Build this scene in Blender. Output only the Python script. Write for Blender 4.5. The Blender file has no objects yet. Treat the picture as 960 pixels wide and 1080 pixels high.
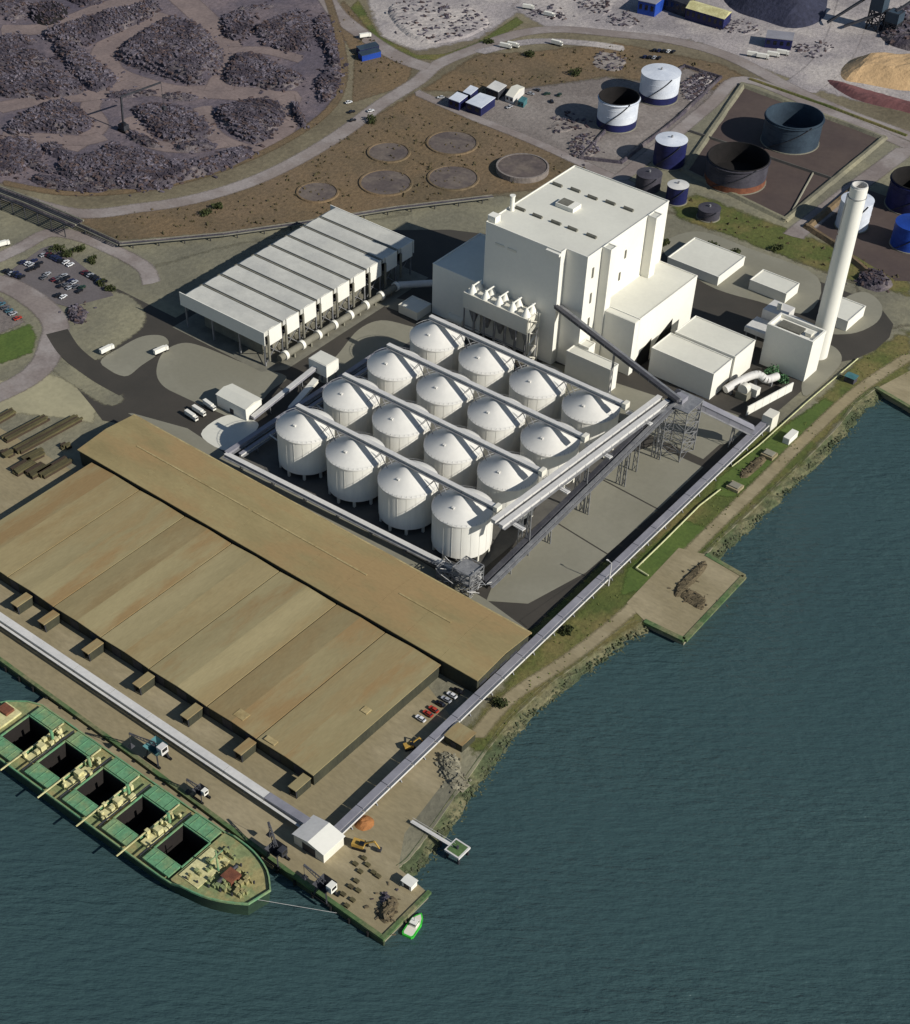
import bpy, math, random
import numpy as np
from mathutils import Vector, Matrix
random.seed(7); rng = np.random.default_rng(7)
scn = bpy.context.scene
COL = scn.collection
R = math.radians

# ------------------------------------------------------------------ camera, sky, sun, exposure
# survey frame: +X and +Y run along the two site axes (quay line / river line), metres, Z up, yard level = 0
F, PITCH, CX, CY, HC, AZ = 1543.67, R(48.74), 414.94, 810.08, 400.0, R(-39.9)
_fw = Vector((0, math.cos(PITCH), -math.sin(PITCH))); _up = Vector((0, math.sin(PITCH), math.cos(PITCH)))
def _raw(px, py, z):
    d = Vector((1, 0, 0))*((px-CX)/F) + _up*(-(py-CY)/F) + _fw
    return d*((HC-z)/-d.z)
_O = _raw(480, 540, 0); _c, _s = math.cos(AZ), math.sin(AZ)
def P(px, py, z=0.0):
    """ground survey: place on the level z that the photograph shows at px, py"""
    p = _raw(px, py, z); dx, dy = p.x-_O.x, p.y-_O.y
    return (dx*_c+dy*_s, -dx*_s+dy*_c, z)
cd = bpy.data.cameras.new('camera'); cam = bpy.data.objects.new('camera', cd); COL.objects.link(cam)
cam.location = (-_O.x*_c-_O.y*_s, _O.x*_s-_O.y*_c, HC)
cam.rotation_euler = (math.pi/2-PITCH, 0, -AZ)
cd.sensor_fit = 'HORIZONTAL'; cd.sensor_width = 36; cd.lens = F/960*36
cd.shift_x = (480-CX)/960; cd.shift_y = (CY-540)/960
cd.clip_start = 1; cd.clip_end = 20000
scn.camera = cam

SUN_EL, SUN_AZ = R(31), R(6)          # azimuth counted from +X towards +Y
sd = bpy.data.lights.new('sun', 'SUN'); sun = bpy.data.objects.new('sun', sd); COL.objects.link(sun)
sd.energy = 5.0; sd.angle = R(0.5); sd.color = (1, .96, .885)
sdir = Vector((math.cos(SUN_EL)*math.cos(SUN_AZ), math.cos(SUN_EL)*math.sin(SUN_AZ), math.sin(SUN_EL)))
sun.rotation_euler = sdir.to_track_quat('Z', 'Y').to_euler(); sun.location = (0, 0, 600)
w = bpy.data.worlds.new('World'); scn.world = w; w.use_nodes = True
nt = w.node_tree; bg = nt.nodes['Background']; sky = nt.nodes.new('ShaderNodeTexSky')
sky.sky_type = 'NISHITA'; sky.sun_disc = False; sky.sun_elevation = SUN_EL; sky.dust_density = .4; sky.ozone_density = 2.0; sky.sun_rotation = math.pi/2-SUN_AZ
nt.links.new(sky.outputs[0], bg.inputs[0]); bg.inputs[1].default_value = 0.07
scn.view_settings.view_transform = 'Standard'; scn.view_settings.look = 'None'
scn.view_settings.exposure = 0.0; scn.view_settings.gamma = 1

# ------------------------------------------------------------------ materials
def lin(c):
    return tuple((v/255/12.92 if v/255 <= .04045 else ((v/255+.055)/1.055)**2.4) for v in c)+(1,)
def M(name, c, c2=None, s=.1, rough=.85, fine=.25, fs=None, bump=0, metal=0, stretch=(1, 1, 1), c3=None, s3=.02, rot=0, spec=.3):
    m = bpy.data.materials.new(name); m.use_nodes = True; n = m.node_tree; L = n.links
    b = n.nodes['Principled BSDF']; b.inputs['Roughness'].default_value = rough; b.inputs['Metallic'].default_value = metal
    b.inputs['Specular IOR Level'].default_value = spec
    g = n.nodes.new('ShaderNodeNewGeometry'); mp = n.nodes.new('ShaderNodeMapping')
    mp.inputs['Scale'].default_value = stretch; mp.inputs['Rotation'].default_value = (0, 0, rot)
    L.new(g.outputs['Position'], mp.inputs[0])
    def noise(sc, det=6):
        t = n.nodes.new('ShaderNodeTexNoise'); t.inputs['Scale'].default_value = sc; t.inputs['Detail'].default_value = det
        t.inputs['Roughness'].default_value = .62
        L.new(mp.outputs[0], t.inputs['Vector']); return t.outputs['Fac']
    def ramp(f, a, z):
        r = n.nodes.new('ShaderNodeMapRange'); r.inputs[1].default_value = a; r.inputs[2].default_value = z
        L.new(f, r.inputs[0]); return r.outputs[0]
    def mix(f, a, bb, typ='MIX'):
        x = n.nodes.new('ShaderNodeMix'); x.data_type = 'RGBA'; x.blend_type = typ
        if isinstance(f, float): x.inputs[0].default_value = f
        else: L.new(f, x.inputs[0])
        for i, v in ((6, a), (7, bb)):
            if isinstance(v, tuple): x.inputs[i].default_value = v
            else: L.new(v, x.inputs[i])
        return x.outputs[2]
    c2 = c2 or tuple(v*.86 for v in c)
    col = mix(ramp(noise(s), .36, .64), lin(c), lin(c2))
    if c3: col = mix(ramp(noise(s3, 8), .46, .6), col, lin(c3))
    ff = noise(fs or s*9, 4)
    if fine:
        r = n.nodes.new('ShaderNodeMapRange'); r.inputs[1].default_value = .25; r.inputs[2].default_value = .75
        r.inputs[3].default_value = 1-fine; r.inputs[4].default_value = 1+fine
        L.new(ff, r.inputs[0])
        v = n.nodes.new('ShaderNodeVectorMath'); v.operation = 'SCALE'; L.new(col, v.inputs[0]); L.new(r.outputs[0], v.inputs[3])
        col = v.outputs[0]
    L.new(col, b.inputs['Base Color'])
    if bump:
        bp = n.nodes.new('ShaderNodeBump'); bp.inputs['Distance'].default_value = bump; bp.inputs['Strength'].default_value = .8
        L.new(ff, bp.inputs['Height']); L.new(bp.outputs[0], b.inputs['Normal'])
    return m
clad = M('white_cladding', (225, 222, 211), (217, 215, 205), s=.03, fine=.03, fs=.6, rough=.6)
clad2 = M('cream_cladding', (216, 211, 196), (206, 203, 190), s=.05, fine=.04, fs=.8, rough=.6)
roofw = M('pale_roof', (212, 210, 197), (202, 200, 188), s=.03, fine=.04, fs=.5, rough=.7)
silo_m = M('silo_white', (222, 219, 209), (212, 210, 202), s=.08, fine=.05, fs=.9, stretch=(1, 1, .15), rough=.55)
silo_cone = M('silo_roof', (214, 211, 203), (205, 203, 196), s=.06, fine=.04, fs=.5, rough=.6)
coolr = M('cooler_roof', (196, 194, 184), (176, 175, 168), s=.05, fine=.08, fs=.5, rough=.7)
gully = M('gully_grey', (124, 121, 108), s=.2, fine=.1)
steel = M('galvanised_steel', (150, 150, 150), (120, 121, 124), s=.3, rough=.5, metal=.3)
dsteel = M('dark_steel', (66, 67, 72), (50, 51, 56), s=.3, rough=.6, metal=.2)
conv_roof = M('conveyor_roof', (142, 141, 147), (124, 123, 130), s=.08, fine=.08, rough=.6)
conv_lt = M('conveyor_pale', (206, 203, 197), (192, 190, 186), s=.08, fine=.08, rough=.6)
conv_dk = M('conveyor_dark', (74, 74, 78), (58, 58, 63), s=.1, rough=.6)
vent_m = M('vent_grey', (110, 108, 98), rough=.8)
glassd = M('dark_glass', (26, 30, 36), rough=.15, fine=.05, spec=.5)
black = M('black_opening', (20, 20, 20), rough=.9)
tan = M('tan_roof', (151, 139, 103), (137, 125, 91), s=.035, fine=.09, fs=.9, c3=(140, 117, 80), s3=.05, stretch=(1.5, .35, 1), rough=.9)
tan_b = M('tan_roof_pale', (158, 145, 108), (140, 128, 93), s=.035, fine=.1, fs=.9, c3=(148, 130, 92), s3=.04, stretch=(1.5, .3, 1), rough=.9)
tan_c = M('tan_roof_dull', (148, 134, 98), (134, 121, 87), s=.04, fine=.1, fs=.9, c3=(138, 120, 84), s3=.05, stretch=(1.2, .35, 1), rough=.9)
tan2 = M('tan_roof_rusty', (153, 138, 98), (135, 121, 84), s=.04, fine=.09, fs=.9, c3=(150, 127, 88), s3=.045, stretch=(.5, 1.2, 1), rough=.9)
tan_hi = M('ridge_cap', (172, 156, 114), (146, 128, 88), s=.1)
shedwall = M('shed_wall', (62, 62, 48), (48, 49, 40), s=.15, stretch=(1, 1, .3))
asph = M('dark_asphalt', (67, 63, 57), (60, 57, 52), s=.05, fine=.08, fs=.8)
conc = M('yard_concrete', (134, 131, 116), (126, 123, 109), s=.03, fine=.05, fs=.5, c3=(125, 122, 107), s3=.015)
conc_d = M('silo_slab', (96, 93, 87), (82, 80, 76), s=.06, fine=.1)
kerbm = M('kerb_stone', (140, 136, 124), s=.3)
oldroad = M('old_road', (134, 124, 118), (120, 110, 106), s=.04, fine=.16, fs=.6, c3=(146, 138, 134), s3=.03)
lotm = M('car_park_asphalt', (104, 98, 98), (94, 88, 88), s=.06, fine=.14, fs=.8)
dirt = M('yard_dirt', (100, 91, 95), (82, 76, 86), s=.025, fine=.32, fs=.35, c3=(114, 102, 104), s3=.018, bump=.6)
scrub = M('brown_scrub', (112, 95, 74), (94, 82, 62), s=.03, fine=.28, fs=.4, c3=(112, 94, 70), s3=.02, bump=.6)
grass = M('rough_grass', (90, 94, 48), (74, 84, 40), s=.04, fine=.3, fs=.5, c3=(108, 100, 60), s3=.03, bump=.5)
lawn = M('green_grass', (84, 100, 46), (72, 90, 40), s=.08, fine=.25, fs=.7)
quaym = M('quay_concrete', (142, 130, 101), (126, 116, 90), s=.03, fine=.16, fs=.5, c3=(152, 140, 112), s3=.03, stretch=(.6, 1.4, 1))
olive = M('trampled_ground', (121, 117, 99), (106, 103, 88), s=.02, fine=.18, fs=.35, c3=(134, 129, 106), s3=.012, bump=.4)
pale = M('pale_waste_ground', (158, 150, 148), (132, 126, 126), s=.03, fine=.25, fs=.4, c3=(172, 164, 158), s3=.02, bump=.6)
greyg = M('grey_gravel', (122, 114, 108), (106, 98, 94), s=.04, fine=.25, fs=.4, c3=(134, 126, 120), s3=.02, bump=.5)
bundf = M('bund_floor', (84, 72, 66), (74, 63, 60), s=.03, fine=.1, fs=.3)
bankm = M('river_bank', (80, 86, 58), (60, 70, 46), s=.08, fine=.4, fs=.5, c3=(104, 100, 74), s3=.06, bump=1)
algae = M('algae_concrete', (84, 108, 66), (70, 92, 58), s=.12, fine=.3, fs=.8, c3=(118, 114, 84), s3=.05)
wallm = M('quay_wall', (70, 78, 56), (50, 60, 44), s=.2, fine=.3)
heapb = M('brown_rubble', (104, 92, 70), (76, 68, 50), s=.2, fine=.35, bump=.6)
heapm = M('scrap', (74, 68, 76), (46, 42, 52), s=.12, fine=.4, fs=.6, c3=(104, 96, 96), s3=.06, bump=1.2)
chipm = M('scrap_piece', (118, 111, 119), (48, 43, 54), s=.35, fine=.5, fs=1.2, c3=(58, 52, 60), s3=.05)
chipr = M('rusty_piece', (96, 80, 76), (50, 42, 48), s=.3, fine=.5, fs=1.0)
trackm = M('track_dirt', (130, 115, 110), (114, 101, 98), s=.06, fine=.2, fs=.5)
scrubd = M('dull_scrub', (112, 103, 84), (96, 88, 70), s=.02, fine=.25, fs=.35, c3=(122, 114, 92), s3=.012, bump=.4)
paled = M('pale_dirt', (160, 153, 124), (146, 140, 114), s=.03, fine=.12, fs=.4)
chipb = M('brown_debris', (112, 100, 78), (70, 62, 48), s=.4, fine=.4)
bankrock = M('bank_stone', (96, 98, 74), (62, 72, 50), s=.3, fine=.35)
rockm = M('rubble', (140, 134, 114), (108, 104, 88), s=.3, fine=.3)
coal = M('coal', (52, 54, 72), (40, 42, 58), s=.06, fine=.3, fs=.4, bump=.8)
sand = M('sand', (196, 164, 122), (176, 146, 108), s=.06, fine=.12, bump=.5)
padm = M('old_tank_pad', (94, 84, 80), (80, 72, 70), s=.08, fine=.22, fs=.5, c3=(106, 96, 88), s3=.07)
twhite = M('tank_white', (214, 218, 224), (190, 196, 206), s=.1, fine=.08, rough=.45)
tblue = M('tank_pale_blue', (150, 172, 206), (120, 146, 190), s=.08, fine=.08, rough=.45)
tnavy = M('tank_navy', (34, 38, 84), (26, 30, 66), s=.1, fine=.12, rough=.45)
tteal = M('tank_slate', (58, 72, 84), (46, 58, 70), s=.1, fine=.15, rough=.5)
tblk = M('tank_black', (30, 27, 27), (20, 18, 18), s=.2, fine=.3)
tgrey = M('tank_grey', (72, 70, 78), (58, 56, 64), s=.15, fine=.2)
tbright = M('tank_bright_blue', (36, 72, 160), (28, 58, 132), s=.1, fine=.12, rough=.45)
rust = M('rust', (124, 78, 56), (98, 60, 46), s=.4, fine=.25)
shipg = M('ship_green', (100, 146, 108), (84, 128, 94), s=.12, fine=.25, fs=.8, c3=(124, 146, 104), s3=.12)
shipd = M('ship_deck', (134, 142, 98), (110, 122, 84), s=.15, fine=.28, fs=.9, c3=(150, 140, 96), s3=.12)
shipc = M('ship_cream', (206, 200, 150), (178, 170, 122), s=.15, fine=.25, fs=.9)
shiph = M('ship_hull', (44, 66, 50), (34, 52, 40), s=.1, fine=.2)
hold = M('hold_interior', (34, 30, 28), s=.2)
brownc = M('cargo_brown', (112, 88, 70), s=.2, fine=.3)
yellow = M('machine_yellow', (186, 150, 74), s=.3, rough=.5)
orange = M('orange_material', (160, 108, 62), (138, 92, 54), s=.4, fine=.3)
teal = M('machine_teal', (70, 116, 120), s=.3, rough=.5)
gboat = M('boat_green', (60, 190, 60), s=.3, rough=.5)
tyre = M('tyre', (24, 24, 24), rough=.9)
bush_m = M('bush_leaves', (64, 70, 36), (46, 54, 28), s=.6, fine=.35)
tuft_m = M('scrub_tufts', (84, 72, 50), (62, 58, 38), s=.15, fine=.3)
bark = M('bark', (70, 58, 46), s=1)
stackm = M('timber', (92, 86, 58), (72, 66, 46), s=.2, fine=.3, stretch=(1, .2, 1))
carp = {k: M('car_'+k, c, rough=.3, fine=.03, spec=.5) for k, c in dict(black=(28, 28, 34), navy=(34, 40, 74), white=(224, 224, 224), silver=(168, 170, 174), maroon=(96, 40, 48), grey=(92, 94, 100), red=(176, 60, 44), green=(40, 66, 52), teal=(74, 110, 124)).items()}

# water
wm = bpy.data.materials.new('river_water'); wm.use_nodes = True; n = wm.node_tree; L = n.links; b = n.nodes['Principled BSDF']
g = n.nodes.new('ShaderNodeNewGeometry'); mp = n.nodes.new('ShaderNodeMapping'); L.new(g.outputs['Position'], mp.inputs[0])
mp.inputs['Rotation'].default_value = (0, 0, R(-34)); mp2 = n.nodes.new('ShaderNodeMapping'); mp2.inputs['Scale'].default_value = (.3, 1, 1); L.new(mp.outputs[0], mp2.inputs[0])
t1 = n.nodes.new('ShaderNodeTexNoise'); t1.inputs['Scale'].default_value = .4; t1.inputs['Detail'].default_value = 4; t1.inputs['Roughness'].default_value = .6
t2 = n.nodes.new('ShaderNodeTexNoise'); t2.inputs['Scale'].default_value = .006; t2.inputs['Detail'].default_value = 4
L.new(mp2.outputs[0], t1.inputs['Vector']); L.new(g.outputs['Position'], t2.inputs['Vector'])
mx = n.nodes.new('ShaderNodeMix'); mx.data_type = 'RGBA'; L.new(t2.outputs[0], mx.inputs[0])
mx.inputs[6].default_value = lin((49, 69, 72)); mx.inputs[7].default_value = lin((62, 84, 84))
L.new(mx.outputs[2], b.inputs['Base Color']); b.inputs['Roughness'].default_value = .2; b.inputs['IOR'].default_value = 1.33
bp = n.nodes.new('ShaderNodeBump'); bp.inputs['Distance'].default_value = 1.9; bp.inputs['Strength'].default_value = .8
t3 = n.nodes.new('ShaderNodeTexNoise'); t3.inputs['Scale'].default_value = .016; t3.inputs['Detail'].default_value = 5; L.new(mp2.outputs[0], t3.inputs['Vector'])
mr3 = n.nodes.new('ShaderNodeMapRange'); mr3.inputs[1].default_value = .3; mr3.inputs[2].default_value = .7; mr3.inputs[3].default_value = .5; mr3.inputs[4].default_value = 1.0; L.new(t3.outputs[0], mr3.inputs[0]); L.new(mr3.outputs[0], bp.inputs['Strength'])
L.new(t1.outputs[0], bp.inputs['Height']); L.new(bp.outputs[0], b.inputs['Normal'])

# ------------------------------------------------------------------ mesh helpers
class MB:
    def __init__(s): s.v = []; s.f = []
    def add(s, vs, fs):
        k = len(s.v); s.v += [tuple(p) for p in vs]; s.f += [tuple(i+k for i in q) for q in fs]; return s
    def box(s, x0, x1, y0, y1, z0, z1):
        return s.add([(x0, y0, z0), (x1, y0, z0), (x1, y1, z0), (x0, y1, z0), (x0, y0, z1), (x1, y0, z1), (x1, y1, z1), (x0, y1, z1)],
                     [(3, 2, 1, 0), (4, 5, 6, 7), (0, 1, 5, 4), (1, 2, 6, 5), (2, 3, 7, 6), (3, 0, 4, 7)])
    def prism(s, poly, z0, z1, inset=None):
        n = len(poly); a = sum(poly[i][0]*poly[(i+1) % n][1]-poly[(i+1) % n][0]*poly[i][1] for i in range(n))
        if a < 0: poly = poly[::-1]
        top = inset or poly
        return s.add([(p[0], p[1], z0) for p in poly]+[(p[0], p[1], z1) for p in top],
                     [tuple(range(n-1, -1, -1)), tuple(range(n, 2*n))]+[(i, (i+1) % n, n+(i+1) % n, n+i) for i in range(n)])
    def cyl(s, x, y, z0, z1, r, n=24, r2=None, cap=True):
        r2 = r if r2 is None else r2
        vs = [(x+r*math.cos(2*math.pi*i/n), y+r*math.sin(2*math.pi*i/n), z0) for i in range(n)]
        vs += [(x+r2*math.cos(2*math.pi*i/n), y+r2*math.sin(2*math.pi*i/n), z1) for i in range(n)]
        fs = [(i, (i+1) % n, n+(i+1) % n, n+i) for i in range(n)]
        if cap: fs += [tuple(range(n-1, -1, -1)), tuple(range(n, 2*n))]
        return s.add(vs, fs)
    def lathe(s, x, y, prof, n=32):
        k = len(prof); vs = [(x+r*math.cos(2*math.pi*i/n), y+r*math.sin(2*math.pi*i/n), z) for i in range(n) for r, z in prof]
        return s.add(vs, [(i*k+j, ((i+1) % n)*k+j, ((i+1) % n)*k+j+1, i*k+j+1) for i in range(n) for j in range(k-1)])
    def beam(s, p, q, w, h=None, up=(0, 0, 1)):
        h = h or w; p = Vector(p); q = Vector(q); d = (q-p).normalized()
        u = Vector(up)
        if abs(d.dot(u)) > .98: u = Vector((1, 0, 0))
        a = d.cross(u).normalized()*w/2; c = a.cross(d).normalized()*h/2
        return s.add([p-a-c, p+a-c, p+a+c, p-a+c, q-a-c, q+a-c, q+a+c, q-a+c],
                     [(3, 2, 1, 0), (4, 5, 6, 7), (0, 1, 5, 4), (1, 2, 6, 5), (2, 3, 7, 6), (3, 0, 4, 7)][::1])
    def pipe(s, p, q, r, n=10):
        p = Vector(p); q = Vector(q); d = (q-p).normalized(); u = Vector((0, 0, 1)) if abs(d.z) < .9 else Vector((1, 0, 0))
        a = d.cross(u).normalized(); c = d.cross(a)
        vs = [o+(a*math.cos(2*math.pi*i/n)+c*math.sin(2*math.pi*i/n))*r for o in (p, q) for i in range(n)]
        return s.add(vs, [(i, (i+1) % n, n+(i+1) % n, n+i) for i in range(n)]+[tuple(range(n-1, -1, -1)), tuple(range(n, 2*n))])
    def gable(s, x0, x1, y0, y1, z0, ze, zr, axis='x'):
        if axis == 'x':
            ym = (y0+y1)/2; e = [(x0, y0), (x0, y1), (x1, y0), (x1, y1)]
            vs = [(x0, y0, z0), (x0, y1, z0), (x0, y1, ze), (x0, ym, zr), (x0, y0, ze), (x1, y0, z0), (x1, y1, z0), (x1, y1, ze), (x1, ym, zr), (x1, y0, ze)]
        else:
            xm = (x0+x1)/2
            vs = [(x1, y0, z0), (x0, y0, z0), (x0, y0, ze), (xm, y0, zr), (x1, y0, ze), (x1, y1, z0), (x0, y1, z0), (x0, y1, ze), (xm, y1, zr), (x1, y1, ze)]
        return s.add(vs, [(0, 4, 3, 2, 1), (5, 6, 7, 8, 9), (0, 1, 6, 5), (1, 2, 7, 6), (2, 3, 8, 7), (3, 4, 9, 8), (4, 0, 5, 9)])
    def build(s, name, mat, parent=None, smooth=False):
        me = bpy.data.meshes.new(name)
        o0 = parent['_w'] if parent is not None and '_w' in parent else (0, 0, 0)
        me.from_pydata([(p[0]-o0[0], p[1]-o0[1], p[2]-o0[2]) for p in s.v], [], s.f); me.materials.append(mat)
        if smooth:
            me.polygons.foreach_set('use_smooth', [True]*len(me.polygons)); me.set_sharp_from_angle(angle=R(35))
        me.update(); o = bpy.data.objects.new(name, me); COL.objects.link(o)
        if parent is not None:
            o.parent = parent
            if '_w' in parent: o['_w'] = o0
        return o
def tag(o, label=None, cat=None, group=None, kind=None):
    if label: o['label'] = label
    if cat: o['category'] = cat
    if group: o['group'] = group
    if kind: o['kind'] = kind
    return o
def thing(name, label, cat, loc=(0, 0, 0), group=None):
    o = bpy.data.objects.new(name, None); COL.objects.link(o); o.location = loc; o['_w'] = tuple(loc); o.empty_display_size = 1
    return tag(o, label, cat, group)
def copy_tree(o, loc=None, rz=None, label=None, parent=None):
    c = o.copy(); COL.objects.link(c)
    if parent is not None: c.parent = parent
    if loc is not None: c.location = loc
    if rz is not None: c.rotation_euler = (0, 0, rz)
    if label: c['label'] = label
    for ch in o.children: copy_tree(ch, parent=c)
    return c
ORD = ['first', 'second', 'third', 'fourth', 'fifth', 'sixth', 'seventh', 'eighth', 'ninth', 'tenth', 'eleventh', 'twelfth', 'thirteenth', 'fourteenth', 'fifteenth', 'sixteenth', 'seventeenth', 'eighteenth', 'nineteenth', 'twentieth']
ORD += ['twenty-'+o for o in ORD[:9]]+['thirtieth']
def smooth_line(pts, k=6, closed=False):
    n = len(pts); out = []
    rng_ = range(n if closed else n-1)
    for i in rng_:
        g = (lambda j: pts[j % n]) if closed else (lambda j: pts[min(max(j, 0), n-1)])
        p0, p1, p2, p3 = g(i-1), g(i), g(i+1), g(i+2)
        for j in range(k):
            t = j/k
            out.append(tuple(.5*((2*b_)+(c_-a_)*t+(2*a_-5*b_+4*c_-d_)*t*t+(3*b_-a_-3*c_+d_)*t**3) for a_, b_, c_, d_ in zip(p0, p1, p2, p3)))
    if not closed: out.append(tuple(pts[-1]))
    return out
LZ = [0.0]; _soft = {}
def softmat(m, A, S_):
    """the same ground cover with a ragged, worn border (edge = metres inside its outline)"""
    k = (m.name, A)
    if k in _soft: return _soft[k]
    c = m.copy(); c.name = m.name+'_worn_edge'; n = c.node_tree; L = n.links; out = n.nodes['Material Output']; b = n.nodes['Principled BSDF']
    at = n.nodes.new('ShaderNodeAttribute'); at.attribute_name = 'edge'; g = n.nodes.new('ShaderNodeNewGeometry'); t = n.nodes.new('ShaderNodeTexNoise')
    t.inputs['Scale'].default_value = .55/A; t.inputs['Detail'].default_value = 6; t.inputs['Roughness'].default_value = .7; L.new(g.outputs['Position'], t.inputs['Vector'])
    ma = n.nodes.new('ShaderNodeMath'); ma.operation = 'MULTIPLY_ADD'; ma.inputs[1].default_value = A*3; ma.inputs[2].default_value = -A*1.5; L.new(t.outputs['Fac'], ma.inputs[0])
    ad = n.nodes.new('ShaderNodeMath'); ad.operation = 'ADD'; L.new(ma.outputs[0], ad.inputs[0]); L.new(at.outputs['Fac'], ad.inputs[1])
    mr = n.nodes.new('ShaderNodeMapRange'); mr.inputs[1].default_value = -S_; mr.inputs[2].default_value = S_; L.new(ad.outputs[0], mr.inputs[0])
    tr = n.nodes.new('ShaderNodeBsdfTransparent'); mx = n.nodes.new('ShaderNodeMixShader'); L.new(mr.outputs[0], mx.inputs[0]); L.new(tr.outputs[0], mx.inputs[1]); L.new(b.outputs[0], mx.inputs[2]); L.new(mx.outputs[0], out.inputs[0])
    _soft[k] = c; return c
def set_edge(o, vals):
    at = o.data.attributes.new('edge', 'FLOAT', 'POINT'); at.data.foreach_set('value', [float(v) for v in vals])
NAT = {m.name for m in (grass, lawn, scrub, dirt, pale, greyg, olive, oldroad, quaym, trackm, scrubd, paled)}
def area(name, px, mat, layer, smooth=False, world=False, hard=False):
    pts = [tuple(p[:2]) for p in px] if world else [P(*p)[:2] for p in px]
    if smooth: pts = smooth_line(pts, 5, True)
    LZ[0] += .001; z = layer*.03+LZ[0]
    if mat.name not in NAT or hard:
        return tag(MB().prism(pts, z-.02, z).build(name, mat), kind='structure')
    x0, x1 = min(p[0] for p in pts), max(p[0] for p in pts); y0, y1 = min(p[1] for p in pts), max(p[1] for p in pts)
    x0, x1, y0, y1 = max(x0, -900), min(x1, 700), max(y0, -400), min(y1, 900); ext = max(x1-x0, y1-y0)
    A = 3.2 if ext > 120 else 1.6; c = min(6, max(1.2, ext/70)); X, Y = np.meshgrid(np.arange(x0-2*c, x1+2.1*c, c), np.arange(y0-2*c, y1+2.1*c, c), indexing='ij')
    ins, d = inside(pts, X, Y); sd = np.where(ins, d, -d); keep = sd > -max(2.2*A, 1.5*c); idx = -np.ones(X.shape, int); m = MB(); ed = []
    for i, j in zip(*np.nonzero(keep)): idx[i, j] = len(m.v); m.v.append((X[i, j], Y[i, j], z)); ed.append(sd[i, j])
    q = np.stack([idx[:-1, :-1], idx[1:, :-1], idx[1:, 1:], idx[:-1, 1:]], -1).reshape(-1, 4); m.f = [tuple(int(v) for v in r) for r in q[q.min(1) >= 0]]
    o = m.build(name, softmat(mat, A, A*.5)); set_edge(o, ed); return tag(o, kind='structure')
def strip(name, px, width, mat, layer, world=False, k=6):
    pts = smooth_line([tuple(p[:2]) for p in px] if world else [P(*p)[:2] for p in px], k)
    LZ[0] += .001; z = layer*.03+LZ[0]; m = MB(); n = len(pts); vs = []; ed = []; soft = mat.name in NAT; h = width/2+(1.5 if soft else 0)
    for i, p in enumerate(pts):
        a = pts[max(i-1, 0)]; c = pts[min(i+1, n-1)]; d = Vector((c[0]-a[0], c[1]-a[1], 0)).normalized(); q = Vector((-d.y, d.x, 0))*h
        e = -1.5 if i in (0, n-1) else width/2
        vs += [(p[0]+q.x, p[1]+q.y, z), (p[0], p[1], z), (p[0]-q.x, p[1]-q.y, z)]; ed += [-1.5, e, -1.5]
    m.add(vs, [(3*i+j, 3*i+j+1, 3*i+j+4, 3*i+j+3) for i in range(n-1) for j in (0, 1)])
    o = m.build(name, softmat(mat, .8, .7) if soft else mat)
    if soft: set_edge(o, ed)
    return tag(o, kind='structure')
def inside(pts, xs, ys):
    c = np.zeros(xs.shape, bool); d = np.full(xs.shape, 1e9); n = len(pts)
    for i in range(n):
        x0, y0 = pts[i]; x1, y1 = pts[(i+1) % n]
        cond = ((y0 > ys) != (y1 > ys)); xx = (x1-x0)*(ys-y0)/((y1-y0) if y1 != y0 else 1e-9)+x0
        c ^= cond & (xs < xx)
        ex, ey = x1-x0, y1-y0; t = np.clip(((xs-x0)*ex+(ys-y0)*ey)/(ex*ex+ey*ey+1e-9), 0, 1)
        d = np.minimum(d, np.hypot(xs-x0-t*ex, ys-y0-t*ey))
    return c, d
_ph = rng.uniform(0, 6.28, (14, 2)); _fr = np.geomspace(.03, .9, 14); _an = rng.uniform(0, 6.28, 14)
def fnoise(x, y):
    s = 0
    for k in range(14):
        s = s+np.sin((x*math.cos(_an[k])+y*math.sin(_an[k]))*_fr[k]*2+_ph[k, 0])*np.cos((x*math.sin(_an[k])-y*math.cos(_an[k]))*_fr[k]*1.7+_ph[k, 1])/(1+k*.35)
    return s/3
def mound_mesh(pts, hmax, slope=.8, rough=.35, cell=2.0):
    xs = np.arange(min(p[0] for p in pts)-cell, max(p[0] for p in pts)+cell*2, cell); ys = np.arange(min(p[1] for p in pts)-cell, max(p[1] for p in pts)+cell*2, cell)
    X, Y = np.meshgrid(xs, ys, indexing='ij'); ins, d = inside(pts, X, Y)
    Z = np.where(ins, np.minimum(d*slope, hmax*(.8+.2*np.tanh(d/20)))*(1+rough*fnoise(X, Y))+rough*.8*(rng.random(X.shape)-.3), -d*.5)
    m = MB(); idx = -np.ones(X.shape, int); keep = ins | (d < cell*1.6)
    for i, j in zip(*np.nonzero(keep)):
        idx[i, j] = len(m.v); m.v.append((X[i, j], Y[i, j], float(Z[i, j])))
    for i in range(X.shape[0]-1):
        for j in range(X.shape[1]-1):
            q = (idx[i, j], idx[i+1, j], idx[i+1, j+1], idx[i, j+1])
            if min(q) >= 0: m.f.append(q)
    return m, (X, Y, Z, ins)
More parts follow.
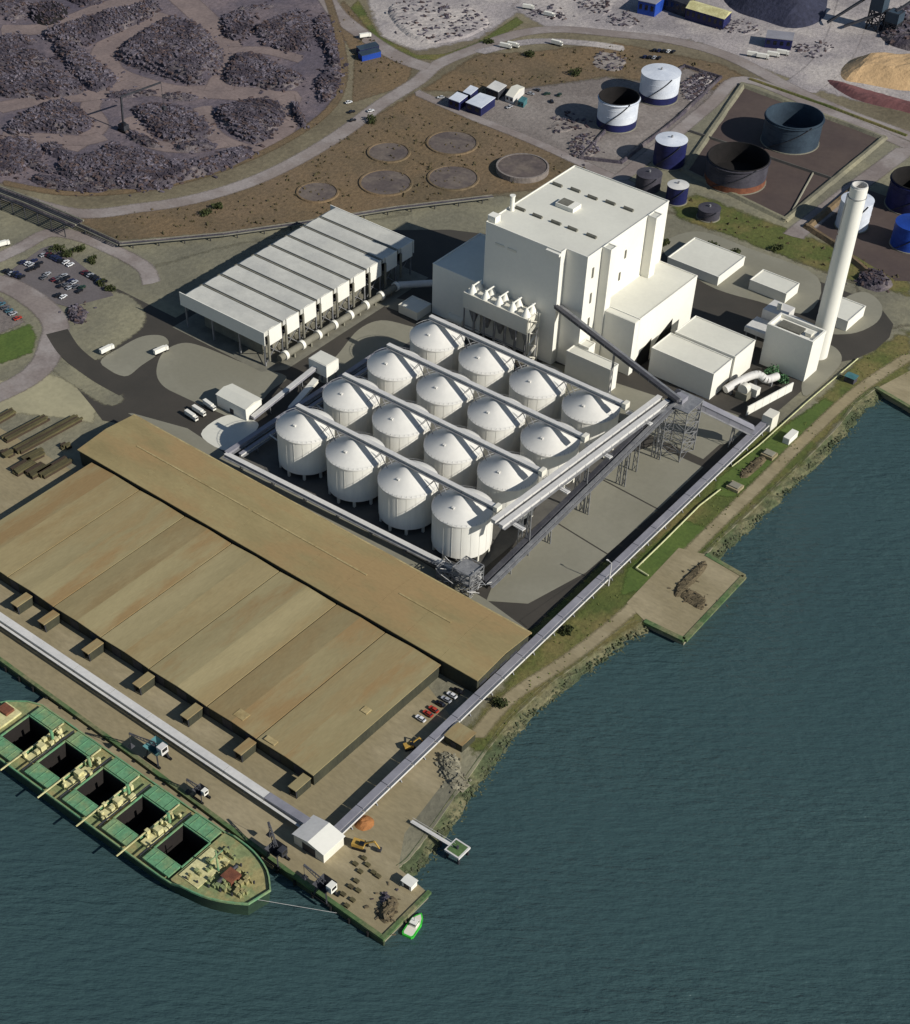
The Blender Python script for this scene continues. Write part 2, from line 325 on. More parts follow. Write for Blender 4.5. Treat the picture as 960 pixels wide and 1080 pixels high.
def chips(grid, count, smin, smax, ang=None, flat=.4, lift=.3):
    X, Y, Z, ins = grid; ii = np.argwhere(ins); m = MB()
    if not len(ii): return m
    for k in range(count):
        i, j = ii[rng.integers(len(ii))]
        sp = 1.2 if k % 7 else 7.0
        x = X[i, j]+rng.uniform(-sp, sp); y = Y[i, j]+rng.uniform(-sp, sp)
        ii_ = min(max(int(round((x-X[0, 0])/(X[1, 0]-X[0, 0]))), 0), X.shape[0]-1); jj_ = min(max(int(round((y-Y[0, 0])/(Y[0, 1]-Y[0, 0]))), 0), Y.shape[1]-1); z = max(Z[ii_, jj_], .1)+lift*rng.random()
        l = rng.uniform(smin, smax); wd = l*rng.uniform(.2, .6)
        a = rng.uniform(0, 6.28) if ang is None else ang+rng.normal(0, .35)
        tz = rng.uniform(-.35, .35)*l
        m.beam((x-l/2*math.cos(a), y-l/2*math.sin(a), z-tz/2), (x+l/2*math.cos(a), y+l/2*math.sin(a), z+tz/2), wd, wd*flat+.2)
    return m
def cen(pts): return (sum(p[0] for p in pts)/len(pts), sum(p[1] for p in pts)/len(pts), 0)

# ------------------------------------------------------------------ the setting: water, land, pavements
WZ = -3.0
ho = (-45.2, 49.4, -213.4, -199.0)       # the ship's holds displace the water here
def _q(a, b_, c, d): return [(a, c, WZ), (b_, c, WZ), (b_, d, WZ), (a, d, WZ)]
m = MB()
for r_ in ((-6000, ho[0], -6000, 6000), (ho[1], 6000, -6000, 6000), (ho[0], ho[1], -6000, ho[2]), (ho[0], ho[1], ho[3], 6000)): m.add(_q(*r_), [(0, 1, 2, 3)])
tag(m.build('water', wm), kind='structure')
quay_pts = [(-1500, -184), (-80, -184.3), (1, -186), (76, -188.6), (119, -188.8), (118.8, -164.8), (104, -163)]
bank_a = [P(*p)[:2] for p in ((432, 906), (452, 880), (476, 846), (497, 816), (515, 790), (540, 757), (580, 721), (625, 688), (660, 662), (680, 655))]
jet = [P(*p)[:2] for p in ((722, 675), (785, 608), (745, 585))]
bank_b = [P(*p)[:2] for p in ((760, 568), (775, 555), (812, 520), (850, 484), (885, 449), (903, 425), (925, 409))]
bx, by = bank_b[-1]
right = [(114.4, 195.7), (136, 191.2), (138, 240), (480, 262), (800, 240), (4000, 180)]
coast = quay_pts+bank_a+jet+bank_b+right
land = coast+[(4000, 5000), (-5000, 5000), (-5000, -184)]
tag(MB().prism(land, -9, 0).build('ground', olive), kind='structure')
def bank(name, pts, out=7.0):
    pts = smooth_line(pts, 5); m = MB(); n = len(pts); K = 5; vs = []
    for i, p in enumerate(pts):
        a = pts[max(i-1, 0)]; c = pts[min(i+1, n-1)]; d = Vector((c[0]-a[0], c[1]-a[1], 0)).normalized(); q = Vector((d.y, -d.x, 0))
        for k in range(K):
            t = k/(K-1); o = -1.2+t*(out+1.2)+rng.normal(0, .5)*(k > 0)
            vs.append((p[0]+q.x*o, p[1]+q.y*o, .12-t*4.2+rng.normal(0, .35)*(k > 0)*(k < K-1)))
    m.add(vs, [(i*K+k, i*K+k+1, (i+1)*K+k+1, (i+1)*K+k) for i in range(n-1) for k in range(K-1)])
    return tag(m.build(name, bankm), kind='structure'), pts
ba, ba_p = bank('river_bank', [(104, -163)]+bank_a, 6.5)
bb, bb_p = bank('river_bank', [jet[-1]]+bank_b, 6.5)
m = MB().beam((bx-.5, by, -.2), (114.6, 195.4, -.2), 1.8, 1.1); m.beam((114.4, 195.6, -.2), (136, 191, -.2), 1.8, 1.1); tag(m.build('quay_edge', algae), kind='structure')
m = MB()
for pts in (ba_p, bb_p):
    for i in range(len(pts)-1):
        a, c = Vector(pts[i]+(0,)), Vector(pts[i+1]+(0,)); d = (c-a).normalized(); q = Vector((d.y, -d.x, 0)); ln = (c-a).length
        for k in range(int(ln*6)):
            t = rng.random(); o = rng.uniform(.2, 1.05)**.8*7; s_ = rng.uniform(.15, .6)
            p = a+d*ln*t+q*o; z = .1-(o+1.2)/7.7*4.2+.2
            an = rng.uniform(0, 3.14); e = Vector((math.cos(an), math.sin(an), rng.uniform(-.4, .4)))*s_
            m.beam(p+Vector((0, 0, max(z, WZ-.3)))-e, p+Vector((0, 0, max(z, WZ-.3)))+e, s_*1.3, s_)
tag(m.build('bank_rocks', bankrock), 'loose stones of the sloping river bank', 'rocks', kind='stuff')
# ground covers
area('rough_ground', [(-300, 252), (-300, -60), (1200, -60), (1200, 330), (930, 345), (900, 298), (762, 244), (712, 226), (520, 206), (400, 222), (235, 248), (125, 256), (60, 232), (0, 212)], scrubd, 0)
area('dirt_apron', [(-60, 402), (0, 402), (40, 392), (75, 402), (105, 420), (98, 446), (60, 440), (20, 436), (-60, 452)], paled, 2)
area('quay_apron', [(-900, -184.2), (-80, -184.2), (1, -185.9), (76, -188.5), (118.8, -188.6), (118.6, -165), (104, -163), (96, -150), (90, -110), (72, -95), (55, -88), (-140, -86), (-900, -86)], quaym, 1, world=True, hard=True)
area('waste_ground', [(366, -60), (640, -60), (600, -8), (545, 14), (505, 40), (440, 54), (402, 38)], pale, 1)
area('waste_ground', [(540, 8), (600, -60), (1200, -60), (1200, 120), (960, 118), (880, 100), (800, 70), (730, 42), (650, 36), (575, 28)], pale, 1)
area('log_yard', [(-300, 240), (-300, -60), (318, -60), (345, -8), (362, 40), (366, 82), (350, 112), (300, 148), (230, 178), (150, 196), (80, 202), (0, 193)], dirt, 1)
area('scrub_field', [(70, 226), (200, 214), (300, 180), (370, 138), (438, 98), (640, 182), (612, 196), (520, 204), (400, 222), (235, 246), (125, 254)], scrub, 1)
area('scrub_field', [(362, 0), (352, 20), (374, 60), (372, 108), (428, 90), (436, 68), (405, 50)], scrub, 1)
area('scrub_field', [(445, 95), (505, 57), (560, 55), (650, 45), (760, 68), (788, 82), (755, 95), (640, 80), (520, 98)], scrub, 1)
area('grass_verge', [(378, 0), (400, 38), (440, 58), (470, 57), (505, 44), (545, 18), (552, 24), (508, 50), (472, 64), (440, 62), (398, 43), (370, 8)], grass, 2)
area('gravel_yard', [(448, 104), (520, 98), (640, 82), (755, 96), (700, 150), (655, 190), (640, 182)], greyg, 2)
area('tank_yard', [(640, 190), (790, 84), (962, 150), (1120, 205), (1120, 330), (930, 345), (900, 298), (762, 244), (712, 226)], olive, 1)
area('grass_verge', [(712, 212), (735, 205), (805, 232), (900, 268), (960, 292), (960, 312), (905, 298), (762, 246), (712, 228)], grass, 2)
area('bund_floor', [(783, 92), (930, 146), (828, 230), (723, 180)], bundf, 2)
area('bund_floor', [(853, 240), (905, 196), (1010, 235), (1010, 300), (945, 296)], bundf, 2)
area('bund_floor', [(615, 165), (668, 108), (722, 72), (757, 82), (715, 122), (652, 170)], greyg, 3)
# riverside grass
area('grass_verge', [(560, 690), (660, 598), (800, 456), (850, 438), (905, 380), (960, 345), (960, 400), (925, 408), (903, 424), (850, 484), (775, 554), (742, 584), (680, 655), (625, 688), (580, 721), (540, 757), (515, 790), (500, 800), (492, 772)], grass, 1)
area('lawn', [(662, 600), (720, 548), (758, 560), (735, 585), (700, 608), (672, 624), (655, 628)], lawn, 2)
area('lawn', [(757, 505), (820, 455), (870, 420), (880, 425), (840, 465), (775, 525), (752, 522)], lawn, 2)
area('dock_apron', [(bx+.5, by+.6), (114, 196.6), (134, 192.4), (136, 240), (104, 236), (99, 214)], quaym, 2, world=True, hard=True)
strip('riverside_track', [(500, 780), (540, 735), (600, 695), (655, 652), (700, 610), (755, 555), (800, 512), (850, 462), (905, 412), (965, 372)], 5.5, quaym, 3)
area('concrete_jetty', [(661, 636), (716, 578), (744, 585), (785, 608), (722, 675), (680, 655)], quaym, 4, hard=True)
# plant pavements
area('plant_pavement', [(-152, -46), (76, -53), (69, 140), (70, 205), (76, 214), (80, 228), (80, 242), (76, 254), (66, 262), (50, 266), (-38, 266), (-60, 214), (-120, 200), (-150, 185), (-200, 142), (-201, 30), (-243, 30), (-246, 20), (-222, 8), (-226, -18), (-200, -40), (-176, -48), (-165, -52)], asph, 2, world=True)
def pad(px, mat=conc, layer=3, smooth=True): return area('pad', px, mat, layer, smooth)
pad([(106, 382), (128, 366), (150, 355), (170, 354), (178, 361), (172, 370), (150, 385), (131, 397)])
pad([(62, 345), (78, 322), (108, 308), (135, 312), (152, 328), (150, 345), (128, 362), (100, 380), (75, 366)], olive)
pad([(52, 386), (75, 385), (128, 416), (116, 428), (88, 414)], olive)
pad([(165, 392), (172, 372), (192, 362), (215, 366), (262, 385), (302, 397), (286, 412), (268, 432), (255, 444), (228, 434), (192, 418), (172, 407)])
area('pad', [(140, 436), (198, 452), (240, 480), (300, 510), (420, 578), (512, 632), (556, 664), (548, 670), (135, 436)], conc, 3)
pad([(212, 458), (240, 438), (272, 446), (262, 462), (240, 476)], roofw)
area('cooler_apron', [(-196, 23), (-136, 23), (-128, 32), (-128, 140), (-196, 140)], gully, 3, world=True)
pad([(336, 398), (358, 372), (378, 348), (402, 338), (432, 344), (455, 352), (440, 372), (400, 372), (352, 402)])
pad([(395, 318), (425, 316), (470, 338), (560, 385), (640, 412), (700, 432), (690, 445), (600, 405), (500, 362), (440, 336)], conc, 3)
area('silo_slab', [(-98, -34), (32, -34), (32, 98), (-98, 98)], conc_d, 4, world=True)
area('yard_slab', [(513, 634), (557, 637), (618, 604), (640, 585), (580, 548), (530, 590)], conc, 4)
area('yard_slab', [(641, 584), (581, 547), (632, 505), (694, 538)], conc, 4)
area('yard_slab', [(695, 537), (633, 504), (664, 478), (690, 470), (742, 493)], conc, 4)
pad([(705, 452), (722, 428), (760, 432), (792, 447), (778, 463), (750, 470), (727, 460)], conc, 4)
area('yard_slab', [(-38, 100), (62, 100), (62, 134), (-38, 118)], conc, 4, world=True)
pad([(698, 262), (735, 244), (790, 262), (862, 292), (852, 330), (800, 318), (745, 300)], conc, 3)
pad([(866, 348), (886, 318), (912, 308), (930, 322), (925, 340), (898, 352)], conc, 3)
pad([(850, 418), (848, 395), (870, 365), (886, 372), (884, 388)], conc, 4)
area('plant_road', [(556, 662), (548, 655), (618, 606), (742, 495), (800, 440), (812, 438), (806, 450)], asph, 5)
area('verge', [(556, 670), (600, 628), (640, 590), (646, 594), (600, 642), (568, 676)], grass, 6)
area('lawn', [(125, 255), (235, 246), (400, 222), (432, 226), (340, 240), (230, 262), (150, 285), (130, 275)], olive, 3)
# old roads
ring = [(-60, 196), (0, 205), (80, 225), (150, 219), (205, 210), (262, 193), (312, 170), (360, 141), (402, 110), (440, 86), (462, 68), (500, 52), (545, 36), (590, 31), (650, 36), (710, 43), (770, 60), (840, 96), (900, 122), (965, 146), (1100, 200)]
strip('road', ring, 10, oldroad, 4)
strip('road', [(325, -40), (352, 10), (385, 38), (420, 60), (452, 72)], 12, oldroad, 4)
strip('road', [(436, 96), (500, 124), (560, 148), (640, 184), (690, 205)], 7, oldroad, 4)
strip('road', [(840, 96), (872, 70), (890, 40), (902, 0), (915, -50)], 22, pale, 3)
strip('road', [(650, 192), (700, 152), (750, 110), (785, 84), (870, 116), (945, 148), (965, 158)], 9, oldroad, 4)
strip('road', [(960, 155), (905, 196), (850, 238), (836, 250)], 11, oldroad, 4)
strip('road', [(502, 56), (560, 44), (620, 46), (660, 52)], 8, pale, 4)
strip('track', [(340, -20), (358, 40), (362, 85), (345, 118), (295, 152), (225, 182), (150, 200), (70, 204), (0, 192)], 5, scrub, 4)
strip('road', [(-40, 290), (20, 262), (52, 246), (85, 250), (120, 264), (152, 282), (160, 300)], 9, oldroad, 4)
area('car_park', [(2, 292), (44, 262), (58, 258), (112, 300), (120, 312), (82, 322), (72, 324), (50, 318), (20, 300)], lotm, 4)
strip('road', [(-40, 292), (5, 300), (38, 318), (58, 340), (55, 362), (45, 385), (20, 405), (-40, 432)], 13, oldroad, 4)
strip('road', [(60, 350), (75, 372), (105, 395), (135, 412)], 11, asph, 4)
area('lawn', [(-30, 380), (0, 354), (32, 342), (38, 356), (34, 372), (0, 384)], lawn, 5)
area('car_park', [(-40, 330), (0, 312), (26, 340), (0, 352), (-40, 372)], greyg, 4)

for k, px in enumerate(([(0, 95), (130, 92), (230, 62), (340, 20), (520, -30)], [(515, 40), (400, 98), (335, 160), (345, 222), (430, 262), (560, 292), (690, 292), (960, 312)], [(690, 290), (718, 225), (722, 150), (650, 62), (560, -20)], [(300, 308), (285, 345), (312, 400), (262, 445), (215, 475)], [(640, 335), (655, 400), (705, 445), (790, 475)], [(-20, 345), (150, 312), (300, 300), (430, 262)], [(400, 370), (470, 450), (600, 470), (720, 450)], [(720, 160), (840, 160), (960, 190)], [(900, 300), (915, 380), (870, 450), (790, 478)], [(0, 432), (150, 438), (262, 445), (330, 430)])):
    strip('haul_track', [(a/3, b_/3) for a, b_ in px], (16, 18, 18, 12, 11, 15, 11, 10, 12, 12)[k], trackm, 3)

# ------------------------------------------------------------------ power plant
def block(t, name, x0, x1, y0, y1, z0, z1, wall=clad, roof=roofw, lip=.35):
    o = MB().box(x0, x1, y0, y1, z0, z1).build(name, wall, t)
    if roof: MB().box(x0+lip, x1-lip, y0+lip, y1-lip, z1, z1+.12).build('roof_sheet', roof, t)
    if lip:
        MB().box(x0-.1, x1+.1, y0-.1, y0+lip, z1, z1+.5).build('parapet', wall, t); MB().box(x0-.1, x1+.1, y1-lip, y1+.1, z1, z1+.5).build('parapet', wall, t)
        MB().box(x0-.1, x0+lip, y0+lip, y1-lip, z1, z1+.5).build('parapet', wall, t); MB().box(x1-lip, x1+.1, y0+lip, y1-lip, z1, z1+.5).build('parapet', wall, t)
    return o
def truss_legs(t, x, y, z, w=3.2, along='y', mat=steel):
    m = MB()
    for s in (-1, 1):
        a = (x+(s*w*.7 if along == 'y' else 0), y+(0 if along == 'y' else s*w*.7), 0); b_ = (x+(s*w*.4 if along == 'y' else 0), y+(0 if along == 'y' else s*w*.4), z)
        m.beam(a, b_, .35)
    k = max(1, int(z/4))
    for i in range(k):
        f0, f1 = i/k, (i+1)/k; w0, w1 = w*(.7-.3*f0), w*(.7-.3*f1)
        if along == 'y': m.beam((x-w0, y, z*f0), (x+w1, y, z*f1), .2); m.beam((x+w0, y, z*f0), (x-w1, y, z*f1), .2)
        else: m.beam((x, y-w0, z*f0), (x, y+w1, z*f1), .2); m.beam((x, y+w0, z*f0), (x, y-w1, z*f1), .2)
    return m.build('trestle', mat, t)
def gallery(label, p, q, w=3.4, h=2.6, wall=conv_lt, roof=conv_lt, step=28, name='conveyor_gallery', walk=True, group=None):
    p = Vector(p); q = Vector(q); t = thing(name, label, 'conveyor', (p.x, p.y, 0), group)
    cs_ = MB().beam(p, q, w, h).build('casing', wall, t)
    up = Vector((0, 0, h/2+.1)); d = (q-p); L_ = d.length; d.normalize()
    MB().beam(p+up, q+up, w+.5, .22).build('roof_sheet', roof, t)
    side = d.cross(Vector((0, 0, 1))).normalized()
    if walk: MB().beam(p-up*.8+side*(w/2+.6), q-up*.8+side*(w/2+.6), 1.1, .15).build('walkway', steel, t)
    along = 'y' if abs(d.y) > abs(d.x) else 'x'
    k = int(L_/step)
    for i in range(k):
        c = p+d*(L_*(i+.5)/k); zb = c.z-h/2
        if zb > 1: truss_legs(t, c.x, c.y, zb, w*.8, along)
    # stiffening ribs on the casing
    m = MB(); n_ = int(L_/6)
    for i in range(1, n_): c = p+d*(L_*i/n_); m.beam(c-side*(w/2+.08), c+side*(w/2+.08), .18, h+.1)
    m.build('ribs', steel, cs_)
    return t

# --- boiler house
t = thing('boiler_house', 'tall white boiler house towering over the silos', 'building', (-48, 118, 0))
MB().box(-76, -33.5, 116.5, 187, 0, 58).build('wall', clad, t); MB().box(-33.4, -21.8, 120.6, 187, 0, 57.95).build('wall', clad, t)
rs = MB().prism([(-75.6, 116.9), (-33.9, 116.9), (-33.9, 121), (-22.2, 121), (-22.2, 186.6), (-75.6, 186.6)], 58, 58.12).build('roof_sheet', roofw, t)
for a in ((-76.1, -33.4, 116.4, 116.8), (-33.8, -33.4, 116.8, 120.5), (-33.4, -21.7, 120.5, 120.9), (-22.1, -21.7, 120.9, 186.7), (-76.1, -21.7, 186.7, 187.1), (-76.1, -75.7, 116.8, 186.7)): MB().box(*a, 58, 58.55).build('parapet', clad, t)
for y0, y1 in ((132, 136.5), (169, 174)):
    block(t, 'pier', -21.7, -17, y0, y1, 0, 58.3)
MB().box(-41, -33.4, 114.8, 116.4, 56.6, 57.9).build('canopy', clad, t)
MB().box(-76.4, -72, 118, 122, 58.1, 61).build('stair_head', clad, t)
for i, (px, py) in enumerate([(549, 221.5), (567, 229), (586.6, 236), (604, 242.5), (624, 250), (588, 196), (607, 201.6), (625, 209.4), (644, 215), (663, 221.7)]):
    x, y, z = P(px, py, 58); v = MB().gable(x-2.6, x+2.6, y-.7, y+.7, 58.1, 58.9, 59.5).build('roof_vent', vent_m, rs)
x, y, z = P(600, 219, 58)
rh = MB().box(x-5.5, x+4.5, y-3.2, y+3.6, 58.1, 60).build('roof_hatch', clad, t); MB().box(x-5, x+1, y-2.6, y+3, 60, 60.15).build('grille', vent_m, rh)
for y, z in ((126, 46), (126.5, 33), (127, 20), (127, 8)):
    MB().box(-21.8, -21.5, y-.6, y+.6, z, z+5).build('louvre', vent_m, t)
for y, z in ((153, 44), (150, 34)):
    MB().box(-21.8, -21.5, y-.6, y+.6, z, z+4).build('louvre', vent_m, t)
for x in (-70, -63):
    MB().box(x, x+5, 116.2, 116.5, 49.3, 50.3).build('louvre', clad2, t)
t = thing('vent_pipe', 'short white vent pipe behind the left edge of the boiler house roof', 'pipe', P(540, 217, 58)[:2]+(0,))
x, y, _ = P(540, 222, 58); MB().cyl(x, y, 57, 65, 1.1, 12).build('tube', clad, t); MB().cyl(x, y, 65, 65.5, 1.4, 12).build('cowl', clad, t)

t = thing('turbine_hall', 'lower grey-shaded turbine hall left of the boiler house', 'building', (-91, 118, 0))
block(t, 'wall', -106, -76.1, 115.5, 153, 0, 26.5)
t = thing('annex_building', 'flat white annex behind the turbine hall', 'building', (-92, 178, 0))
x0, y0, _ = P(479, 227, 9); block(t, 'wall', -104, -82, 158, 186, 0, 9)
t = thing('annex_building', 'white annex block with open doorways at the foot of the boiler house', 'building', (-10, 134, 0))
block(t, 'wall', -21.7, 0, 136.6, 186, 0, 28)
MB().box(-16.9, 0, 132.6, 136.5, 0, 28).build('wall', clad, t)
MB().box(-16.6, -.3, 132.9, 136.6, 28, 28.12).build('roof_sheet', roofw, t)
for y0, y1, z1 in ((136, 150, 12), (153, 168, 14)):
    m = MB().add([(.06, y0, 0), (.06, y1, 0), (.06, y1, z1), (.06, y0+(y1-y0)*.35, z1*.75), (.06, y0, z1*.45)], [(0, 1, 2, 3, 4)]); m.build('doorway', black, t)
t = thing('annex_building', 'low white block jutting out at the boiler house corner under the conveyor', 'building', (-11, 116, 0))
block(t, 'wall', -24, 1, 114.2, 120.5, 0, 12.5)
block(t, 'stair_core', -21.5, -16, 120.6, 126, 0, 14)

# --- ash bins in front
t = thing('ash_bin_house', 'grey bin house with a row of hopper cones before the boiler house', 'building', (-60, 110, 0))
MB().box(-80, -42, 106.5, 116.3, 17.5, 25.5).build('bin_casing', clad2, t)
for i in range(5):
    x = -76.4+7.9*i
    for y in (109, 113.6): MB().cyl(x, y, 25.5, 29.5, 2.3, 14, .5).build('hopper_cone', clad, t, True)
    MB().pipe((x, 109, 29), (x+1.5, 113.6, 30.5), .4).build('dust_pipe', clad, t)
for i in range(7):
    for y in (107, 115): MB().beam((-79.5+6.2*i, y, 0), (-79.5+6.2*i, y, 17.5), .6).build('column', steel, t)
for i in range(5): MB().cyl(-76.4+7.9*i, 111, 9, 17.5, .7, 16, 3.4).build('discharge_hopper', steel, t)
MB().box(-80, -42, 106.6, 107, 8, 8.4).build('platform', steel, t)
m = MB()
for k in range(8): m.beam((-40.6, 106.5+(k % 2)*6, k*3.2), (-40.6, 112.5-(k % 2)*6, k*3.2+3.2), 1.1, .3)
for a in (106, 113):
    for b_ in (-41.3, -39.9): m.beam((b_, a, 0), (b_, a, 27), .25)
m.build('stair_flight', clad2, t)

# --- silos
def silo(i, j):
    x, y = 15.6-29*i, -15.5+30.5*j; r = 12.6
    rows = ['silo row nearest the tan sheds', 'second silo row from the sheds', 'third silo row from the sheds', 'silo row nearest the boiler house']
    cols = ['rightmost', 'third from the left', 'second from the left', 'leftmost']
    t = thing('storage_silo', f'white domed silo, {cols[i]} in the {rows[j]}', 'silo', (x, y, 0), 'sixteen white storage silos')
    return t
def silo_parts(t):
    x, y, _ = t['_w']; r = 12.6; n = 40
    MB().lathe(x, y, [(r, 3.2), (r, 11.5), (r, 20)], n).build('body', silo_m, t, True)
    MB().lathe(x, y, [(r+.35, 19.6), (r+.35, 20.1), (r*.72, 22.4), (r*.35, 25.1), (1.6, 27), (0, 27.1)], n).build('cone_roof', silo_cone, t, True)
    m = MB().lathe(x, y, [(r-.2, 3.3), (6, .8), (0, .6)], 24); m.build('base_cone', gully, t, True)
    for k in range(10):
        a = 2*math.pi*(k+.5)/10; MB().box(x+math.cos(a)*(r-.7)-.5, x+math.cos(a)*(r-.7)+.5, y+math.sin(a)*(r-.7)-.5, y+math.sin(a)*(r-.7)+.5, 0, 3.4).build('leg', clad2, t)
    m = MB()
    for k in range(20):
        a = 2*math.pi*k/20; m.beam((x+math.cos(a)*(r+.06), y+math.sin(a)*(r+.06), 3.3), (x+math.cos(a)*(r+.06), y+math.sin(a)*(r+.06), 19.7), .07)
    m.build('stiffeners', silo_m, t)
    m = MB()
    for k in range(40):
        a = 2*math.pi*k/40; m.beam((x+math.cos(a)*(r+.2), y+math.sin(a)*(r+.2), 20), (x+math.cos(a)*(r+.2), y+math.sin(a)*(r+.2), 21.1), .08)
    m.lathe(x, y, [(r+.16, 21.05), (r+.26, 21.15)], n); m.build('handrail', steel, t)
    MB().box(x-.6, x+.6, y-7.2, y-6, 23.2, 24.2).build('roof_hatch', silo_cone, t)
proto = None
for j in range(4):
    for i in range(4):
        t = silo(i, j)
        if proto is None: silo_parts(t); proto = t
        else:
            for ch in proto.children: copy_tree(ch, parent=t)
rn = ['row nearest the tan sheds', 'second row from the sheds', 'third row from the sheds', 'row nearest the boiler house']
for j in range(4):
    y = -15.5+30.5*j
    g_ = gallery(f'pale conveyor gallery over the silo {rn[j]}', (-76, y+.3, 28.1), (33.2, y+.3, 28.1), 1.7, 1.2, step=200, group='galleries over the silo rows')
    for i in range(4):
        MB().box(15.6-29*i-1.3, 15.6-29*i+1.3, y-1.2, y+1.2, 26.6, 27.3).build('feed_chute', steel, g_)
    MB().box(31.6, 33.6, y-1.5, y+1.9, 26.8, 29.6).build('head_house', clad2, g_)
    gallery_mid = [x for x in (1.1, -27.9, -56.9)]
    for x in gallery_mid:
        m = MB(); m.beam((x, y-1.2, 27.3), (x-4, y-1.2, 21.5), .25); m.beam((x, y+1.8, 27.3), (x-4, y+1.8, 21.5), .25); m.beam((x, y-1.2, 27.3), (x+4, y-1.2, 21.5), .25); m.beam((x, y+1.8, 27.3), (x+4, y+1.8, 21.5), .25)
        m.build('bracing', steel, g_)
    s_ = thing('platform_bridge', f'short steel bridge from the gallery end, {rn[j]}', 'bridge', (40, y, 0), 'bridges at the gallery ends')
    MB().beam((33.8, y, 25.5), (47, y-1, 25.5), 2.2, .5).build('deck', conv_lt, s_)
    for e in (-1.1, 1.1): MB().beam((33.8, y+e, 26.4), (47, y-1+e, 26.4), .15).build('rail', steel, s_)
gallery('pale twin conveyor gallery crossing at the right ends of the silo rows, inner', (35.6, -22, 27), (40, 92, 27), 2.0, 1.6, step=30)
gallery('pale twin conveyor gallery crossing at the right ends of the silo rows, outer', (39.4, -22, 26.6), (44, 92, 26.6), 2.0, 1.5, step=30)
gallery('dark inclined conveyor rising from the pit to the transfer tower', (38.5, -30, 2.5), (44.5, 100, 28), 1.7, 1.4, conv_dk, conv_dk, step=26)
gallery('dark inclined conveyor rising beside its twin to the transfer tower', (41.3, -30, 2.2), (47.3, 100, 27.6), 1.3, 1.2, conv_dk, steel, step=26)
gallery('dark conveyor climbing from the transfer tower to the boiler house wall', (49, 92, 29), (-34, 116.5, 31), 1.6, 1.4, conv_dk, conv_dk, step=60)
gallery('second dark conveyor climbing beside it to the boiler house', (49, 94.5, 28), (-33, 119, 30), 1.3, 1.2, conv_dk, steel, step=600)
gallery('grey gallery from the transfer tower down to the riverside conveyor', (45, 103, 24), (73, 121, 9), 3.4, 3, conv_roof, conv_roof, step=14)
gallery('pale reclaim conveyor on posts left of the silos', (-99, -38, 5), (-97, 68, 6.5), 1.9, 1.1, conv_roof, conv_roof, step=18)
gallery('narrow grey conveyor running beside the reclaim conveyor left of the silos', (-94.6, -34, 4), (-92.8, 68, 6), 1.3, 1, conv_lt, conv_roof, step=18)
gallery('pale reclaim conveyor on posts between silos and tan shed', (-99, -38.5, 5), (28, -33, 4), 1.9, 1.1, conv_lt, conv_lt, step=18)
for k in range(3):
    s_ = thing('pipe_link', f'thin pale pipe link from reclaim conveyor to {["nearest row", "second row", "third row"][k]} of silos', 'pipe', (-92, -15.5+30.5*k, 0), 'pipe links left of the silos')
    y = -15.5+30.5*k
    MB().pipe((-94, y, 5), (-83, y, 3), .35).build('tube', conv_lt, s_); MB().beam((-88, y, 0), (-88, y, 4), .3).build('post', steel, s_)

# --- lattice towers
def lattice(t, x0, x1, y0, y1, z, n, w=.35, wd=.22, mat=steel, jitter=0):
    for x in (x0, x1):
        for y in (y0, y1): MB().beam((x, y, 0), (x, y, z), w).build('leg', mat, t)
    for i in range(n):
        a, b_ = z*i/n, z*(i+1)/n; m = MB()
        for p, q in (((x0, y0), (x1, y0)), ((x1, y0), (x1, y1)), ((x1, y1), (x0, y1)), ((x0, y1), (x0, y0))):
            m.beam((*p, b_), (*q, b_), wd); m.beam((*p, a), (*q, b_), wd); m.beam((*q, a), (*p, b_), wd)
        m.build('bracing', mat, t)
t = thing('transfer_tower', 'open lattice steel transfer tower where the conveyors meet', 'tower', (49, 97, 0)); lattice(t, 43, 55, 91, 103, 26, 5, .4, .2)
MB().box(42.5, 55.5, 90.5, 103.5, 26, 26.5).build('deck', steel, t); MB().box(45, 50, 94, 99, 26.5, 28.6).build('drive_house', conv_roof, t)
t = thing('lattice_tower', 'tangled pale lattice tower at the conveyor pit by the end silo', 'tower', (33, -34, 0)); lattice(t, 29, 38, -39, -30, 11, 4, .35, .25, steel)
for z in (5, 10): MB().box(29.2, 37.8, -38.8, -30.2, z, z+.2).build('deck', steel, t)
t = thing('stair_tower', 'small pale lattice stair tower in front of the conveyor pit', 'tower', (26, -34, 0)); lattice(t, 21, 27.5, -39, -33, 7, 3, .3, .25, steel)
m = MB()
for k in range(55):
    a = (rng.uniform(22, 42), rng.uniform(-41, -30), rng.uniform(.5, 9)); m.beam(a, (a[0]+rng.normal(0, 3), a[1]+rng.normal(0, 2), max(.3, a[2]+rng.normal(0, 2.5))), .2)
tag(m.build('bracing', conv_lt, t), kind='stuff')
t = thing('pipe_rack', 'white box-framed transfer station left of the silos', 'tower', (-104, 33, 0))
MB().box(-110, -99, 29, 37.5, 9.5, 15.5).build('housing', clad, t); MB().box(-109.6, -99.4, 29.4, 37.1, 15.5, 15.7).build('roof_sheet', roofw, t)
for x in (-109, -100):
    for y in (30, 36.5): MB().beam((x, y, 0), (x, y, 9.5), .7).build('leg', steel, t)
t.name = 'transfer_station'
gallery('inclined grey conveyor descending from the white transfer station', (-106, 30, 12), (-112, -8, 1.5), 2, 1.4, conv_roof, conv_lt, step=14)
gallery('pale short chute conveyor beside the white transfer station', (-103, 26, 8), (-103, 8, 1.5), 2.6, 1.6, clad2, clad, step=600)

